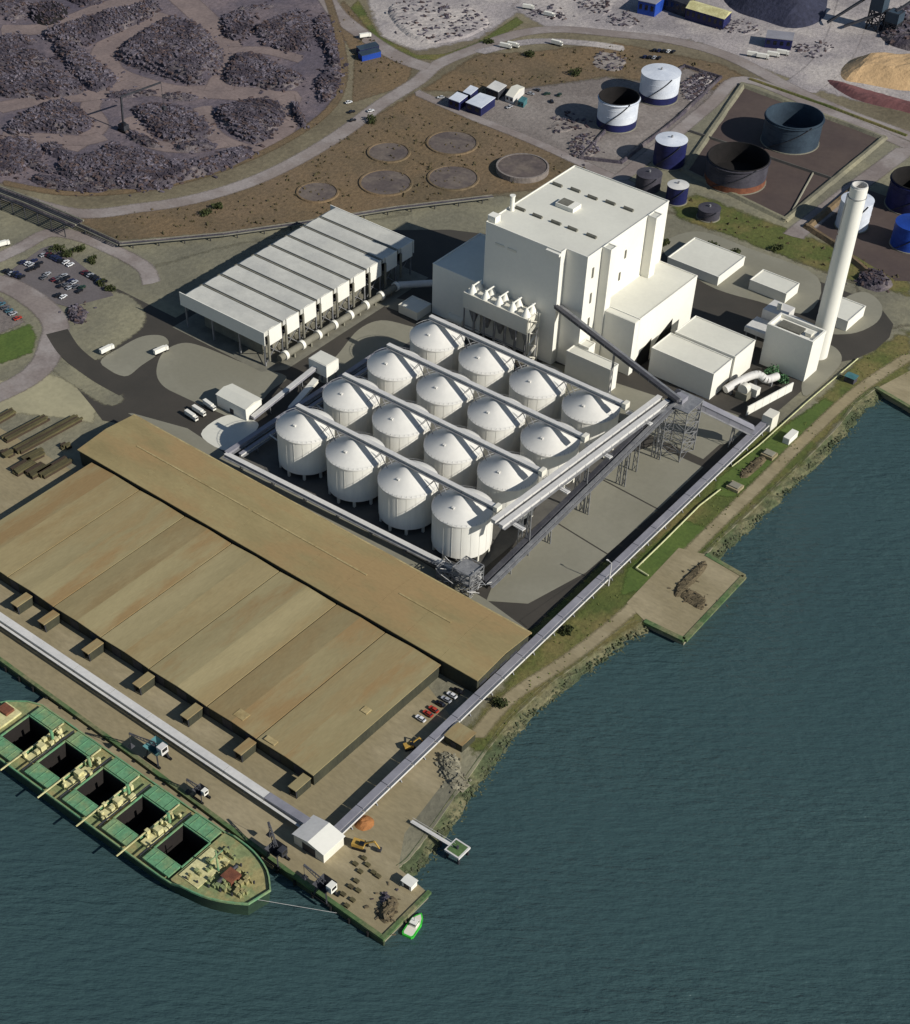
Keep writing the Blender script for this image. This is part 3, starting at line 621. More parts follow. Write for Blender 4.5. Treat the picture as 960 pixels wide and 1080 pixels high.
# --- air-cooled condenser
t = thing('air_cooled_condenser', 'long low white air cooler with nine ribbed roof bays on steel legs', 'cooler', (-164, 82, 0))
X0, X1, Y0, Y1, nb, ZT = -192.2, -136.8, 27.5, 137.5, 9, 18.6; bw = (Y1-Y0)/nb
for k in range(nb):
    y = Y0+k*bw; g_ = 1.0
    m = MB(); a, c = y+g_*(k > 0), y+bw-g_*(k < nb-1); zc = ZT+.5
    m.add([(X0, a, ZT-2.6), (X0+3.5, a, ZT), (X1, a, ZT), (X1, a, ZT-2.5), (X0, c, ZT-2.6), (X0+3.5, c, ZT), (X1, c, ZT), (X1, c, ZT-2.5), (X0+3.8, (a+c)/2, zc), (X1, (a+c)/2, zc)], [(0, 3, 2, 1), (4, 5, 6, 7), (0, 1, 8, 5, 4), (1, 2, 9, 8), (8, 9, 6, 5), (2, 3, 7, 6, 9), (3, 0, 4, 7)])
    m.build('roof_bay', coolr, t)
    if k: MB().box(X0+1.5, X1, y-g_+.02, y+g_-.02, ZT-2.4, ZT-.9).build('gully', gully, t); MB().beam((X0+4, y-.2, ZT-.3), (X1, y-.2, ZT-.3), .7, .5).build('steam_header', gully, t)
    MB().box(X1+.1, X1+.6, y+2.8, y+bw-.8, 10.6, ZT+.2).build('wind_panel', clad, t)
    MB().box(X0-.4, X0-.05, y+.1, y+bw-.1, 12, ZT-2.5).build('wind_panel', clad2, t)
    for x in (X0+12, X0+27.5, X0+43): MB().cyl(x, y+bw/2, 10.4, 11.8, 4.9, 18, 5.4, cap=False).build('fan_ring', dsteel, t)
    MB().pipe((X1+1.4, y+1.3, 3.5), (X1+1.4, y+1.3, ZT-2), .65, 12).build('riser', gully, t)
MB().box(X0-.4, X1+.6, Y0-.5, Y0-.05, 11.9, ZT+.2).build('wind_panel', clad, t)
MB().box(X0-.4, X1+.6, Y1+.05, Y1+.5, 11.9, ZT+.2).build('wind_panel', clad, t)
MB().box(X0+.2, X1, Y0, Y1, 11.9, 12.4).build('fan_deck', dsteel, t)
for k in range(nb+1):
    for x in (X0+2, X0+20, X0+38, X1-.8): MB().beam((x, Y0+.6+k*(bw-.14), 0), (x, Y0+.6+k*(bw-.14), 11.9), .7).build('column', steel, t)
for k in range(nb):
    m = MB(); y = Y0+.6+k*(bw-.14); x = X1-.8; m.beam((x, y, 1), (x, y+bw, 11.5), .3); m.beam((x, y+bw, 1), (x, y, 11.5), .3); m.build('bracing', steel, t)
MB().box(X0+8, X1-8, 34, 130, .3, 5.5).build('equipment_hall', gully, t)
t = thing('steam_duct', 'fat pale steam duct with white collars along the air cooler', 'pipe', (-132, 70, 0))
MB().pipe((-133, 33, 3.6), (-131.5, 120, 3.6), 1.7, 16).build('duct', gully, t, True)
for k in range(8): MB().pipe((-132.9+.17*k, 36+11.6*k, 3.6), (-132.9+.17*k, 37.8+11.6*k, 3.6), 2.3, 16).build('collar', clad, t, True)
MB().pipe((-131.5, 120, 3.6), (-106.5, 140, 6), 1.7, 16).build('elbow', conv_lt, t, True)
for k in range(7): MB().box(-133, -131.6, 42+12*k, 42.8+12*k, 0, 2.2).build('saddle', conc, t)
t = thing('pump_house', 'small flat pale pump house between cooler and turbine hall', 'building', (-104, 100, 0)); x, y, _ = P(437, 322, 4); block(t, 'wall', x-6, x+6, y-5, y+6, 0, 4, clad2, roofw)
t = thing('dosing_tank', 'pale horizontal tank beside the foot of the turbine hall', 'tank', P(480, 340)); x, y, _ = P(481, 341)
MB().pipe((x-4, y, 2.6), (x+5, y, 2.6), 2.2, 16).build('vessel', clad2, t, True); MB().box(x-3, x-2, y-1.6, y+1.6, 0, 1.6).build('saddle', conc, t); MB().box(x+3, x+4, y-1.6, y+1.6, 0, 1.6).build('saddle', conc, t)

# --- sheds and stack by the river
t = thing('store_building', 'nearer of the two white sheds right of the boiler house', 'building', (23, 148, 0)); block(t, 'wall', 6, 40, 140.5, 156.8, 0, 13.5)
t = thing('store_building', 'farther of the two white sheds right of the boiler house', 'building', (24, 166, 0)); block(t, 'wall', 8, 41, 157.4, 175.5, 0, 14.6)
t = thing('office_building', 'large flat white building behind the boiler house on the right', 'building', (-22, 236, 0)); block(t, 'wall', -40.3, -9.8, 228.5, 254.5, 0, 4.6)
t = thing('office_building', 'mid-sized flat white building between boiler house and chimney', 'building', (16, 238, 0)); block(t, 'wall', 4, 25, 236, 249, 0, 5)
t = thing('office_building', 'small flat white building beyond the chimney foot', 'building', (55, 238, 0)); block(t, 'wall', 45.4, 61, 233, 251, 0, 5.2)
t = thing('filter_house', 'tall white filter house at the foot of the chimney', 'building', (54, 187, 0))
MB().box(42.5, 66.5, 181.5, 194, 0, 20).build('wall', clad, t)
for a in ((42.4, 66.6, 181.4, 182.4), (42.4, 66.6, 193.1, 194.1), (42.4, 43.4, 182.4, 193.1), (65.6, 66.6, 182.4, 193.1)): MB().box(*a, 20, 21.6).build('parapet', clad, t)
MB().box(46, 58, 184.5, 190.5, 20.1, 20.9).build('roof_grille', vent_m, t); MB().box(60, 63, 186, 189, 20.1, 21.8).build('roof_unit', clad2, t)
t = thing('chimney_stack', 'tall slender pale chimney rising on the right', 'chimney', (61, 201, 0))
x, y = 60.5, 206
MB().lathe(x, y, [(4.7, 0), (4.4, 30), (4.1, 60), (3.8, 85), (3.3, 85), (3.2, 80)], 32).build('shaft', clad, t, True)
MB().lathe(x, y, [(3.8, 80.4), (4.25, 80.4), (4.25, 80.55), (3.8, 80.55)], 24).build('platform', steel, t)
MB().lathe(x, y, [(3.5, 85), (3.5, 85.8), (3.1, 85.8), (3.1, 83)], 24).build('flue_tip', conv_lt, t, True)
for k in range(4): MB().beam((x-4.2, y-1, 2+20*k), (x-4.2, y-1, 21+20*k), .5).build('ladder', conv_lt, t)
t = thing('flue_filter', 'grey boxed flue duct on legs between the sheds and the chimney', 'duct', (36, 195, 0))
MB().box(29, 40.5, 203, 214, 5, 14).build('casing', conv_lt, t); MB().box(27, 40, 191, 202.5, 7, 9.5).build('duct', conv_lt, t); MB().cyl(35, 208, 14, 17, 1.2, 12).build('vent', clad2, t)
for x in (28, 33.5, 39):
    for y in (192, 201.5, 213): MB().beam((x, y, 0), (x, y, 7 if y < 203 else 5), .6).build('leg', steel, t)
MB().beam((40.5, 208, 10), (57, 204, 12), 4, 5).build('stack_duct', conv_lt, t)
t = thing('screen_wall', 'low white screen wall beside the riverside road', 'wall', (63, 157, 0))
for k in range(6): MB().beam((59.6+1.05*k, 141+5.1*k, 2.4), (60.6+1.05*k, 146+5.1*k, 2.4), .5, 4.8).build('panel', clad, t)
t = thing('curved_duct', 'bent grey duct between the white sheds and the screen wall', 'duct', (50, 160, 0))
pts = smooth_line([(44, 147, 4), (47, 156, 6), (51, 163, 7), (55, 165, 5), (57, 172, 4)], 4); m = MB()
for a, b_ in zip(pts[:-1], pts[1:]): m.pipe(a, b_, 1.9, 12)
m.build('duct', conv_lt, t, True)
for p in (pts[2], pts[8], pts[14]): MB().box(p[0]-.6, p[0]+.6, p[1]-.6, p[1]+.6, 0, p[2]-1.5).build('support', steel, t)
t = thing('fan_unit', 'pale fan housing beside the bent grey duct', 'machine', (52, 152, 0)); MB().box(48, 54, 150, 154, 0, 3.5).build('plinth', conc, t); MB().pipe((51, 150.5, 5), (51, 153.5, 5), 2.6, 16).build('fan_case', clad2, t, True); MB().box(50, 56, 155.5, 159, 0, 4.2).build('motor_box', clad, t)
def small_bld(name, label, x0, x1, y0, y1, z, cat='building', zr=None, wall=clad, roof=roofw, axis='x'):
    t = thing(name, label, cat, ((x0+x1)/2, (y0+y1)/2, 0))
    wl = MB().box(x0, x1, y0, y1, 0, z).build('wall', wall, t); zr = zr or z+1.2; o = .35
    xm, ym = (x0+x1)/2, (y0+y1)/2; m = MB(); h = .25
    if axis == 'x': m.add([(x0-o, y0-o, z), (x1+o, y0-o, z), (x1+o, y1+o, z), (x0-o, y1+o, z), (x0-o, ym, zr), (x1+o, ym, zr)], [(0, 1, 5, 4), (2, 3, 4, 5), (0, 4, 3), (1, 2, 5), (3, 2, 1, 0)])
    else: m.add([(x0-o, y0-o, z), (x1+o, y0-o, z), (x1+o, y1+o, z), (x0-o, y1+o, z), (xm, y0-o, zr), (xm, y1+o, zr)], [(0, 4, 5, 3), (1, 2, 5, 4), (0, 1, 4), (2, 3, 5), (3, 2, 1, 0)])
    m.build('roof', roof, t); MB().box(xm-1.2, xm+1.2, y0-.06, y0, 0, min(2.6, z*.7)).build('door', dsteel, wl)
    return t
small_bld('store_building', 'small white building on the pad left of the silos', -132.5, -114, -10, .5, 6.5)

# ------------------------------------------------------------------ tan sheds
t = thing('warehouse', 'huge tan warehouse roof of seven bays behind the quay', 'warehouse', (-38, -120, 0))
ZE = 6.2; gx = [P(*p, ZE)[0] for p in ((97, 487), (83, 559), (131, 588), (180, 618), (226, 652), (288, 685), (340, 719), (399, 758))]; ya, yb = -154.5, -81.6
gx = [-139, -108.6, -81, -53.6, -26.6, 4.2, 29.6, 57.6]
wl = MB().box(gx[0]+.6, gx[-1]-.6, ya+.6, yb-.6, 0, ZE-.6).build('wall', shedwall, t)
for k in range(7):
    a, c = gx[k]+.28, gx[k+1]-.28; mid = (a+c)/2
    for u0, z0, u1, z1 in ((a, ZE, mid, ZE+.6), (mid, ZE+.6, c, ZE)):
        m = MB().add([(u0, ya, z0), (u1, ya, z1), (u1, yb, z1), (u0, yb, z0), (u0, ya, z0-.35), (u1, ya, z1-.35), (u1, yb, z1-.35), (u0, yb, z0-.35)], [(0, 1, 2, 3), (7, 6, 5, 4), (0, 4, 5, 1), (1, 5, 6, 2), (2, 6, 7, 3), (3, 7, 4, 0)])
        rp = m.build('roof_slope', (tan, tan_b, tan_c, tan_b, tan, tan_c, tan_b)[k] if u0 == a else (tan_c, tan, tan, tan_c, tan_b, tan, tan)[k], t)
    if k: MB().box(gx[k]-.35, gx[k]+.35, ya+.1, yb-.1, ZE-.55, ZE-.4).build('gutter', dsteel, t)
for k in range(16):
    x = -130+12*k; MB().box(x-2.6, x+2.6, ya+.5, ya+.58, 0, 4.8).build('door', dsteel, wl)
for px, py, w_, h_ in ((255, 755, 5, 4), (386, 750, 3, 3), (286, 782, 5, 2.4)):
    x, y, z = P(px, py, ZE); MB().box(x-w_/2, x+w_/2, y-h_/2, y+h_/2, ZE+.05, ZE+.7).build('roof_light', tan_hi, t)
t = thing('warehouse', 'long narrow tan warehouse beside the silos with pale ridge', 'warehouse', (-35, -66, 0))
ZN = 8.4; xa, xb = -148, 74.6; y0, y1 = -81.2, -47.4; ym = -63.8
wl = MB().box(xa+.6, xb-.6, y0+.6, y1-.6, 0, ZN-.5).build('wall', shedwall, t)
nx = 12
for k in range(nx):
    u0 = xa+(xb-xa)*k/nx+.04; u1 = xa+(xb-xa)*(k+1)/nx-.04
    for v0, z0, v1, z1 in ((y0, ZN, ym, ZN+1.5), (ym, ZN+1.5, y1, ZN)):
        MB().add([(u0, v0, z0), (u1, v0, z0), (u1, v1, z1), (u0, v1, z1), (u0, v0, z0-.35), (u1, v0, z0-.35), (u1, v1, z1-.35), (u0, v1, z1-.35)], [(0, 1, 2, 3), (7, 6, 5, 4), (0, 4, 5, 1), (1, 5, 6, 2), (2, 6, 7, 3), (3, 7, 4, 0)]).build('roof_slope', tan2, t)
for a, c in ((-128, -60), (-58, 5), (22, 48)): MB().beam((a, ym, ZN+1.6), (c, ym, ZN+1.6), .7, .2).build('ridge_cap', tan_hi, t)
MB().box(xa, xb, y1-.1, y1+.6, ZN-.6, ZN+.05).build('gutter', tan_hi, t)
for k in range(5): MB().box(xb-.6, xb-.5, -79+6.4*k, -74.6+6.4*k, 0, 5).build('door', dsteel, wl)
for k, (px, py) in enumerate([(25, 632), (53, 651), (100, 681), (153, 717), (206, 748), (266, 782), (316, 826)]):
    x, y, _ = P(px, py, 4); y = -158.5
    c = thing('loading_canopy', f'small tan loading canopy, {ORD[k]} from the left along the warehouse front', 'canopy', (x, y, 0), 'loading canopies on the warehouse front')
    MB().box(x-1.9, x+1.9, -163, -154.8, 4.2, 4.6).build('roof', tan, c)
    for sx in (-1.6, 1.6): MB().box(x+sx-.2, x+sx+.2, -162.7, -162.3, 0, 4.2).build('post', dsteel, c)
    MB().box(x-1.8, x-1.5, -162.2, -155, 0, 4.2).build('side_wall', shedwall, c)
    MB().box(x+1.5, x+1.8, -162.2, -155, 0, 4.2).build('side_wall', shedwall, c)

# --- riverside and quay conveyors
p, q = Vector((70.8, 139, 3.0)), Vector((78.6, -167.4, 3.0))
t = thing('conveyor_gallery', 'very long low blue-grey conveyor along the river side of the plant', 'conveyor', (75, 0, 0)); N = 22
d = (q-p)/N; side = Vector((1, .02, 0))
for k in range(N):
    a = p+d*k; b_ = p+d*(k+1)-d.normalized()*.25
    o = MB().beam(a, b_, 2.6, 1.5).build('casing', conv_roof, t)
    MB().beam(a+Vector((0, 0, .85)), b_+Vector((0, 0, .85)), 2.9, .15).build('roof_sheet', conv_roof, t)
    MB().beam(a+Vector((2.1, 0, -.2)), b_+Vector((2.1, 0, -.2)), 1.3, .2).build('walkway', clad, t)
    MB().beam(a+Vector((2.8, 0, .3)), b_+Vector((2.8, 0, .3)), .08, .9).build('handrail', conv_lt, t)
    c = a+d*.5; MB().beam((c.x-1.6, c.y, 0), (c.x-1.1, c.y, 2.3), .35).build('trestle_leg', steel, t); MB().beam((c.x+2.6, c.y, 0), (c.x+1.2, c.y, 2.3), .35).build('trestle_leg', steel, t)
MB().box(69.5, 74.5, 136.5, 143, 0, 7.5).build('head_house', clad2, t)
t = thing('conveyor_gallery', 'long pale grey conveyor running along the quay', 'conveyor', (-60, -171, 0))
for k in range(20):
    a = Vector((-330+20*k, -170.6, 3.4)); b_ = a+Vector((19.8, 0, 0))
    if a.x > 50: continue
    m1 = conv_lt
    MB().beam(a, b_, 2.9, 1.6).build('casing', m1, t); MB().beam(a+Vector((0, 0, .9)), b_+Vector((0, 0, .9)), 3.2, .15).build('roof_sheet', m1, t)
    MB().beam(a+Vector((0, -2.4, -.3)), b_+Vector((0, -2.4, -.3)), 1.0, .25).build('walkway', conv_lt, t)
    MB().beam((a.x+10, -172.4, 0), (a.x+10, -171.6, 2.7), .4).build('trestle_leg', steel, t); MB().beam((a.x+10, -168.8, 0), (a.x+10, -169.6, 2.7), .4).build('trestle_leg', steel, t)
MB().beam((50, -170.6, 3.4), (70, -170.6, 4.2), 3, 1.6).build('casing', conv_roof, t); MB().beam((50, -170.6, 4.4), (70, -170.6, 5.1), 3.3, .2).build('roof_sheet', conv_roof, t)
t = thing('transfer_house', 'gabled white transfer house at the corner of quay and river conveyors', 'building', (76, -173, 0))
hx0, hx1, hy0, hy1, hz, hr = 69.4, 83.2, -178, -167.6, 5.2, 6.6; hm = (hx0+hx1)/2
wl = MB().box(hx0, hx1, hy0, hy1, 0, hz).build('wall', clad2, t)
for u0, z0, u1, z1, mt in ((hx0-.5, hz-.1, hm-.01, hr, conv_lt), (hm+.01, hr, hx1+.5, hz-.1, clad)):
    MB().add([(u0, hy0-.4, z0), (u1, hy0-.4, z1), (u1, hy1+.4, z1), (u0, hy1+.4, z0), (u0, hy0-.4, z0-.25), (u1, hy0-.4, z1-.25), (u1, hy1+.4, z1-.25), (u0, hy1+.4, z0-.25)], [(0, 1, 2, 3), (7, 6, 5, 4), (0, 4, 5, 1), (1, 5, 6, 2), (2, 6, 7, 3), (3, 7, 4, 0)]).build('roof_slope', mt, t)
for y_ in (hy0, hy1): MB().add([(hx0, y_, hz), (hx1, y_, hz), (hm, y_, hr-.2)], [(0, 1, 2)]).build('gable_wall', clad2, t)
MB().box(hm-3, hm+3, hy0-.08, hy0, 0, 4).build('door', dsteel, wl)
# --- quay edge
t = tag(MB().prism([(-330, -183.2), (-80, -183.4), (1, -185), (76, -187.6), (119.5, -187.8), (119.5, -189.4), (76, -189.2), (1, -186.6), (-80, -184.9), (-330, -184.7)], -.8, .4).build('quay_edge', algae), kind='structure')
tag(MB().prism([(118, -189.2), (119.6, -189.2), (119.4, -164), (117.9, -164)], -.8, .45).build('quay_edge', algae), kind='structure')
tag(MB().prism([(-330, -184.8), (-80, -185), (1, -186.7), (76, -189.3), (119.7, -189.5), (119.7, -188.8), (76, -188.5), (1, -185.9), (-80, -184.2), (-330, -184)], -8, -.8).build('quay_wall', wallm), kind='structure')
for k in range(26):
    x = -92+8.2*k; y = -184.9-(max(x, -80)+80)/81*1.7 if x < 1 else -186.7-min(x-1, 75)/75*2.6
    f = thing('quay_fender', f'dark fender on the quay wall, {ORD[k]} from the left', 'fender', (x, y-.5, -3), 'fenders along the quay wall')
    MB().cyl(x, y-.5, -4.2, -.6, .5, 10).build('tube', tyre, f)
e = jet+[bank_a[-1]]
m = MB()
for a, b_ in ((bank_a[-1], jet[0]), (jet[0], jet[1]), (jet[1], jet[2])): m.beam((*a, -.2), (*b_, -.2), 2.2, 1.1)
tag(m.build('jetty_edge', algae), kind='structure')

tag(MB().box(-52, 70, -190.2, -186.2, -2.2, -1.1).build('quay_ledge', quaym), kind='structure')
# --- ship
t = thing('cargo_ship', 'green bulk carrier with open black holds moored at the quay', 'ship', (0, -206.5, WZ))
yn, yf, yc, dz = -219.4, -191.6, -205.5, 2.3
hull_n = [(-60.6, yc-1), (-58.4, yc-7), (-53, yn+2.2), (-46, yn)]+[(40, yn), (51, yn+.4), (63, yn+2.4), (71.5, yn+6), (77.6, yn+10)]
hull_n = hull_n[:4]+smooth_line(hull_n[4:], 3)
hull_f = [(79.4, yc+5), (73, yf-3.6), (64, yf-.6), (54, yf), (42, yf)]+[(-46, yf), (-52, yf-2.4), (-57.6, yf-7), (-60.4, yc+3)]
hull_f = smooth_line(hull_f[:5], 3)+hull_f[5:]
outl = hull_n+hull_f
m = MB(); n = len(outl); low = [(x*(1 if x < 30 else .965)+(0 if x < 30 else 1.0)+(3 if x < -46.5 else 0), yc+(y-yc)*(1 if x < 30 and x > -46.5 else .86)) for x, y in outl]
m.add([(x, y, -10) for x, y in low]+[(x, y, dz if x < 52 else dz+1.8) for x, y in outl], [(i, (i+1) % n, n+(i+1) % n, n+i) for i in range(n)]); m.build('hull', shiph, t, True)
m = MB()
for (xa_, ya_), (xb_, yb_) in zip(outl, outl[1:]+outl[:1]):
    za, zb = (dz if xa_ < 52 else dz+1.8), (dz if xb_ < 52 else dz+1.8)
    m.beam((xa_, ya_, za+.35), (xb_, yb_, zb+.35), .5, .9)
m.build('bulwark', shipg, t)
hc = [-38.5, -18.4, 1.8, 22.2, 42.6]; hx = 6.4; hy = 6.6
MB().box(-46, 50, yn+.2, yc-hy, dz-.4, dz).build('deck', shipd, t); MB().box(-46, 50, yc+hy, yf-.2, dz-.4, dz).build('deck', shipd, t)
MB().prism([(-46.02, yn+.4), (-46.02, yf-.4)]+[(x+.3, yc+(y-yc)*.97) for x, y in hull_f[-3:]+hull_n[:3]], dz-.4, dz+.6).build('poop_deck', shipd, t)
MB().box(-57, -48.5, yc-5, yc+6, dz+.6, dz+1.5).build('poop_house', shipc, t); MB().box(-56, -51, yc+1, yc+5, dz+1.5, dz+2.6).build('winch_house', rust, t)
xs = [-46]+[v for c in hc for v in (c-hx, c+hx)]+[50]
for a, b_ in zip(xs[0::2], xs[1::2]): MB().box(a, b_, yc-hy+.01, yc+hy-.01, dz-.4, dz).build('cross_deck', shipd, t)
fo = [p for p in outl if p[0] > 45]; fo = [(50, yn+1.2)]+[(x*.995, yc+(y-yc)*.97) for x, y in fo if x > 50]+[(50, yf-.8)]
MB().prism(fo, dz-.4, dz+1.6).build('forecastle', shipd, t)
for i, c in enumerate(hc):
    h_ = MB()
    for a in ((c-hx-.4, c-hx, yc-hy-.4, yc+hy+.4), (c+hx, c+hx+.4, yc-hy-.4, yc+hy+.4), (c-hx, c+hx, yc-hy-.4, yc-hy), (c-hx, c+hx, yc+hy, yc+hy+.4)): h_.box(*a, dz-.3, dz+1.7)
    h_.build('hatch_coaming', shipg, t)
    hh = MB()
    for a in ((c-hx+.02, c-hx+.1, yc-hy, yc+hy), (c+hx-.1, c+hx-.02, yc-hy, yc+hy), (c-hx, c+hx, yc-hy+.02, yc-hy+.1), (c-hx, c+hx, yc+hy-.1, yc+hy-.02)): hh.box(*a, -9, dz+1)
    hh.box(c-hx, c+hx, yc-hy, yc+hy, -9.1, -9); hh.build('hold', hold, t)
    mm, _ = mound_mesh([(c-hx+1, yc-hy+.4), (c+hx-.4, yc-hy+.4), (c+hx-.4, yc-hy+6), (c+hx-5, yc-hy+5)], 2, .7, .2, 1.0)
    mm.v = [(x, y, z-8.9) for x, y, z in mm.v]; mm.build('cargo', brownc, t)
    for s_ in (-1, 1):
        y0_ = yc+s_*(hy+.6); y1_ = yc+s_*(hy+6.2)
        hcov = MB().box(c-hx+.1, c+hx-.1, min(y0_, y1_), max(y0_, y1_), dz+1.2, dz+2).build('hatch_cover', shipg, t)
        for k in range(3): MB().box(c-hx+2.2+4*k, c-hx+2.5+4*k, min(y0_, y1_)+.2, max(y0_, y1_)-.2, dz+2, dz+2.15).build('cover_rib', shipg, hcov)
    xm = c+10.2
    if i < 4:
        MB().box(xm-2.2, xm+1.2, yc-8, yc+4, dz, dz+1.3).build('deck_house', shipc, t)
        MB().box(xm-1.2, xm+1.4, yc-2.6, yc-.2, dz+1.3, dz+4.2).build('crane_pedestal', shipc, t)
        for e in (-3.2, 2.6): MB().beam((xm+e, yn-4.2 if e < 0 else yn+1, dz+2.2), (xm+e, yf-2, dz+2.2), .4, .4).build('boom', dsteel if e > 0 else shipc, t)
        MB().cyl(xm, yc+4, dz+2.2, dz+7, .6, 10).build('post', shipg, t)
        m = MB()
        for k in range(14):
            x_, y_ = rng.uniform(xm-3, xm+2.4), rng.uniform(yc-10, yc+9); s_ = rng.uniform(.3, .8); m.box(x_-s_, x_+s_, y_-s_, y_+s_, dz+.5, dz+2.3+s_)
        tag(m.build('deck_gear', shipc, t), kind='stuff')
MB().box(51, 60, yc-10, yc+5.5, dz+1.6, dz+2).build('fore_platform', shipc, t)
MB().box(63, 68, yc-2, yc+3, dz+1.6, dz+3.6).build('windlass', rust, t); MB().pipe((64, yc-4.5, dz+2.8), (64, yc+5, dz+2.8), .8, 10).build('windlass_drum', dsteel, t)
MB().cyl(60, yc, dz+2, dz+13, .45, 10, .25).build('foremast', shipg, t); MB().beam((60, yc-3, dz+10), (60, yc+3, dz+10), .3).build('mast_yard', shipg, t)
m = MB()
for k in range(70):
    x_ = rng.uniform(54, 74); y_ = yc+rng.uniform(-1, 1)*(11-(x_-50)*.32); s_ = rng.uniform(.25, .75); m.box(x_-s_, x_+s_, y_-s_, y_+s_, dz+1.4, dz+2.2+s_*1.6)
tag(m.build('deck_gear', shipd, t), kind='stuff')
m = MB()
for k in range(10): m.cyl(54+2.1*k, yc+(9.5-(k*.62))*(1 if k % 2 else -1), dz+1.6, dz+2.9, .35, 8)
tag(m.build('bollards', dsteel, t), kind='stuff')
l = thing('mooring_rope', 'pale mooring rope from the ship bow to the quay corner', 'rope', (90, -204, 0))
MB().beam((77, yc-1, dz+1.6), (101, -191.5, 1.2), .09).build('line', conv_lt, l)

# --- quay machines
def hopper_crane(label, px, py, c1, c2, boom, ang=0, s=1.0):
    x, y, _ = P(px, py, 2); t = thing('quay_crane', label, 'crane', (x, y, 0))
    for sx in (-3, 3):
        for sy in (-2.6, 2.6): MB().beam((x+sx*s, y+sy*s, 0), (x+sx*.7*s, y+sy*.7*s, 5*s), .5*s).build('leg', dsteel, t)
    for sy in (-2.6, 2.6): MB().box(x-3.8*s, x+3.8*s, y+sy*s-.4, y+sy*s+.4, .1, .9).build('bogie', tyre, t)
    MB().add([(x-1.2*s, y-1.2*s, 3*s), (x+1.2*s, y-1.2*s, 3*s), (x+1.2*s, y+1.2*s, 3*s), (x-1.2*s, y+1.2*s, 3*s), (x-3*s, y-3*s, 7*s), (x+3*s, y-3*s, 7*s), (x+3*s, y+3*s, 7*s), (x-3*s, y+3*s, 7*s)], [(3, 2, 1, 0), (0, 1, 5, 4), (1, 2, 6, 5), (2, 3, 7, 6), (3, 0, 4, 7)]).build('hopper', c1, t)
    cb = MB().box(x+1.5*s, x+3.8*s, y-1*s, y+2*s, 5*s, 8*s).build('cab', c2, t); MB().box(x+3.8*s, x+3.85*s, y-.6*s, y+1.6*s, 6.2*s, 7.6*s).build('window', glassd, cb)
    if boom:
        e = Vector((x+boom*math.cos(ang), y+boom*math.sin(ang), 12*s)); o = Vector((x, y, 7.2*s)); m = MB(); sd_ = Vector((-math.sin(ang), math.cos(ang), 0))*.7
        for k in (-1, 1): m.beam(o+sd_*k, e+sd_*k*.4, .28)
        m.beam(o+Vector((0, 0, 1.4)), e, .28)
        for k in range(8):
            a = o.lerp(e, k/8); b_ = o.lerp(e, (k+1)/8); m.beam(a+sd_*(1-k/14), b_-sd_*(1-k/14), .16); m.beam(a-sd_*(1-k/14), b_+Vector((0, 0, 1.2*(1-k/8))), .16)
        m.build('boom', dsteel, t)
        MB().beam(e, e-Vector((0, 0, 5)), .12).build('hoist_rope', dsteel, t); MB().add([(e.x-1, e.y-1, e.z-7), (e.x+1, e.y-1, e.z-7), (e.x+1, e.y+1, e.z-7), (e.x-1, e.y+1, e.z-7), (e.x, e.y, e.z-5)], [(0, 1, 4), (1, 2, 4), (2, 3, 4), (3, 0, 4), (3, 2, 1, 0)]).build('grab', dsteel, t)
    return t
hopper_crane('teal hopper crane standing on the quay beside the third ship hold', 166, 797, teal, conv_lt, 9, R(215), 1.1)
hopper_crane('small dark hopper with white cab on the quay beside the fourth hold', 212, 838, dsteel, clad, 5, R(200), .7)
hopper_crane('grey quay crane opposite the ship bow', 292, 903, dsteel, dsteel, 8, R(150), .95)
hopper_crane('dark quay crane with white cab beyond the ship bow', 343, 941, dsteel, clad, 8, R(190), 1.0)
def machine(name, label, px, py, col, cat='digger', rz=0, s=1.0):
    x, y, _ = P(px, py, 1); t = thing(name, label, cat, (x, y, 0)); t['_w'] = (0, 0, 0); t.rotation_euler = (0, 0, rz)
    for sy in (-1.2, 1.2): MB().box(-2.2*s, 2.2*s, sy*s-.35, sy*s+.35, 0, 1*s).build('track', tyre, t)
    MB().box(-2.4*s, 1.4*s, -1.3*s, 1.3*s, 1.1*s, 2.4*s).build('body', col, t); MB().box(.1*s, 1.5*s, -1.2*s, 0, 2.4*s, 3.4*s).build('cab', glassd, t)
    MB().beam((1.2*s, .5*s, 2*s), (4.4*s, .5*s, 4.2*s), .5*s).build('boom', col, t); MB().beam((4.4*s, .5*s, 4.2*s), (6*s, .5*s, 1.4*s), .4*s).build('arm', col, t); MB().box(5.4*s, 6.6*s, -.2*s, 1.2*s, .5*s, 1.5*s).build('bucket', dsteel, t)
    return t
machine('excavator', 'yellow excavator on the quay beside the orange heap', 380, 892, yellow, rz=R(20), s=1.15)
machine('excavator', 'small yellow digger beside the riverside conveyor near parked cars', 432, 787, yellow, rz=R(60), s=.9)
def heap(name, label, pts, h, mat, cat='heap', slope=.8, chip=None, nchip=0, cs=(1, 3), rough=.35, cell=2.0, px=True, ang=None, flat=.4, group=None):
    w_ = [P(*p)[:2] for p in pts] if px else pts
    c = cen(w_); t = thing(name, label, cat, c, group); m, gd = mound_mesh(smooth_line(w_, 4, True), h, slope, rough, cell); m.build('mound', mat, t)
    if nchip:
        tag(chips(gd, int(nchip*.72), cs[0], cs[1], ang, flat).build('debris', chip or chipm, t), kind='stuff')
        if chip is None: tag(chips(gd, int(nchip*.28), cs[0], cs[1], ang, flat).build('debris', chipr, t), kind='stuff')
    return t
x, y, _ = P(384, 868); heap('gravel_heap', 'orange round heap beside the transfer house', [(x+3.6*math.cos(a), y+3.6*math.sin(a)) for a in np.arange(0, 6.2, .6)], 2.2, orange, px=False, cell=.8)
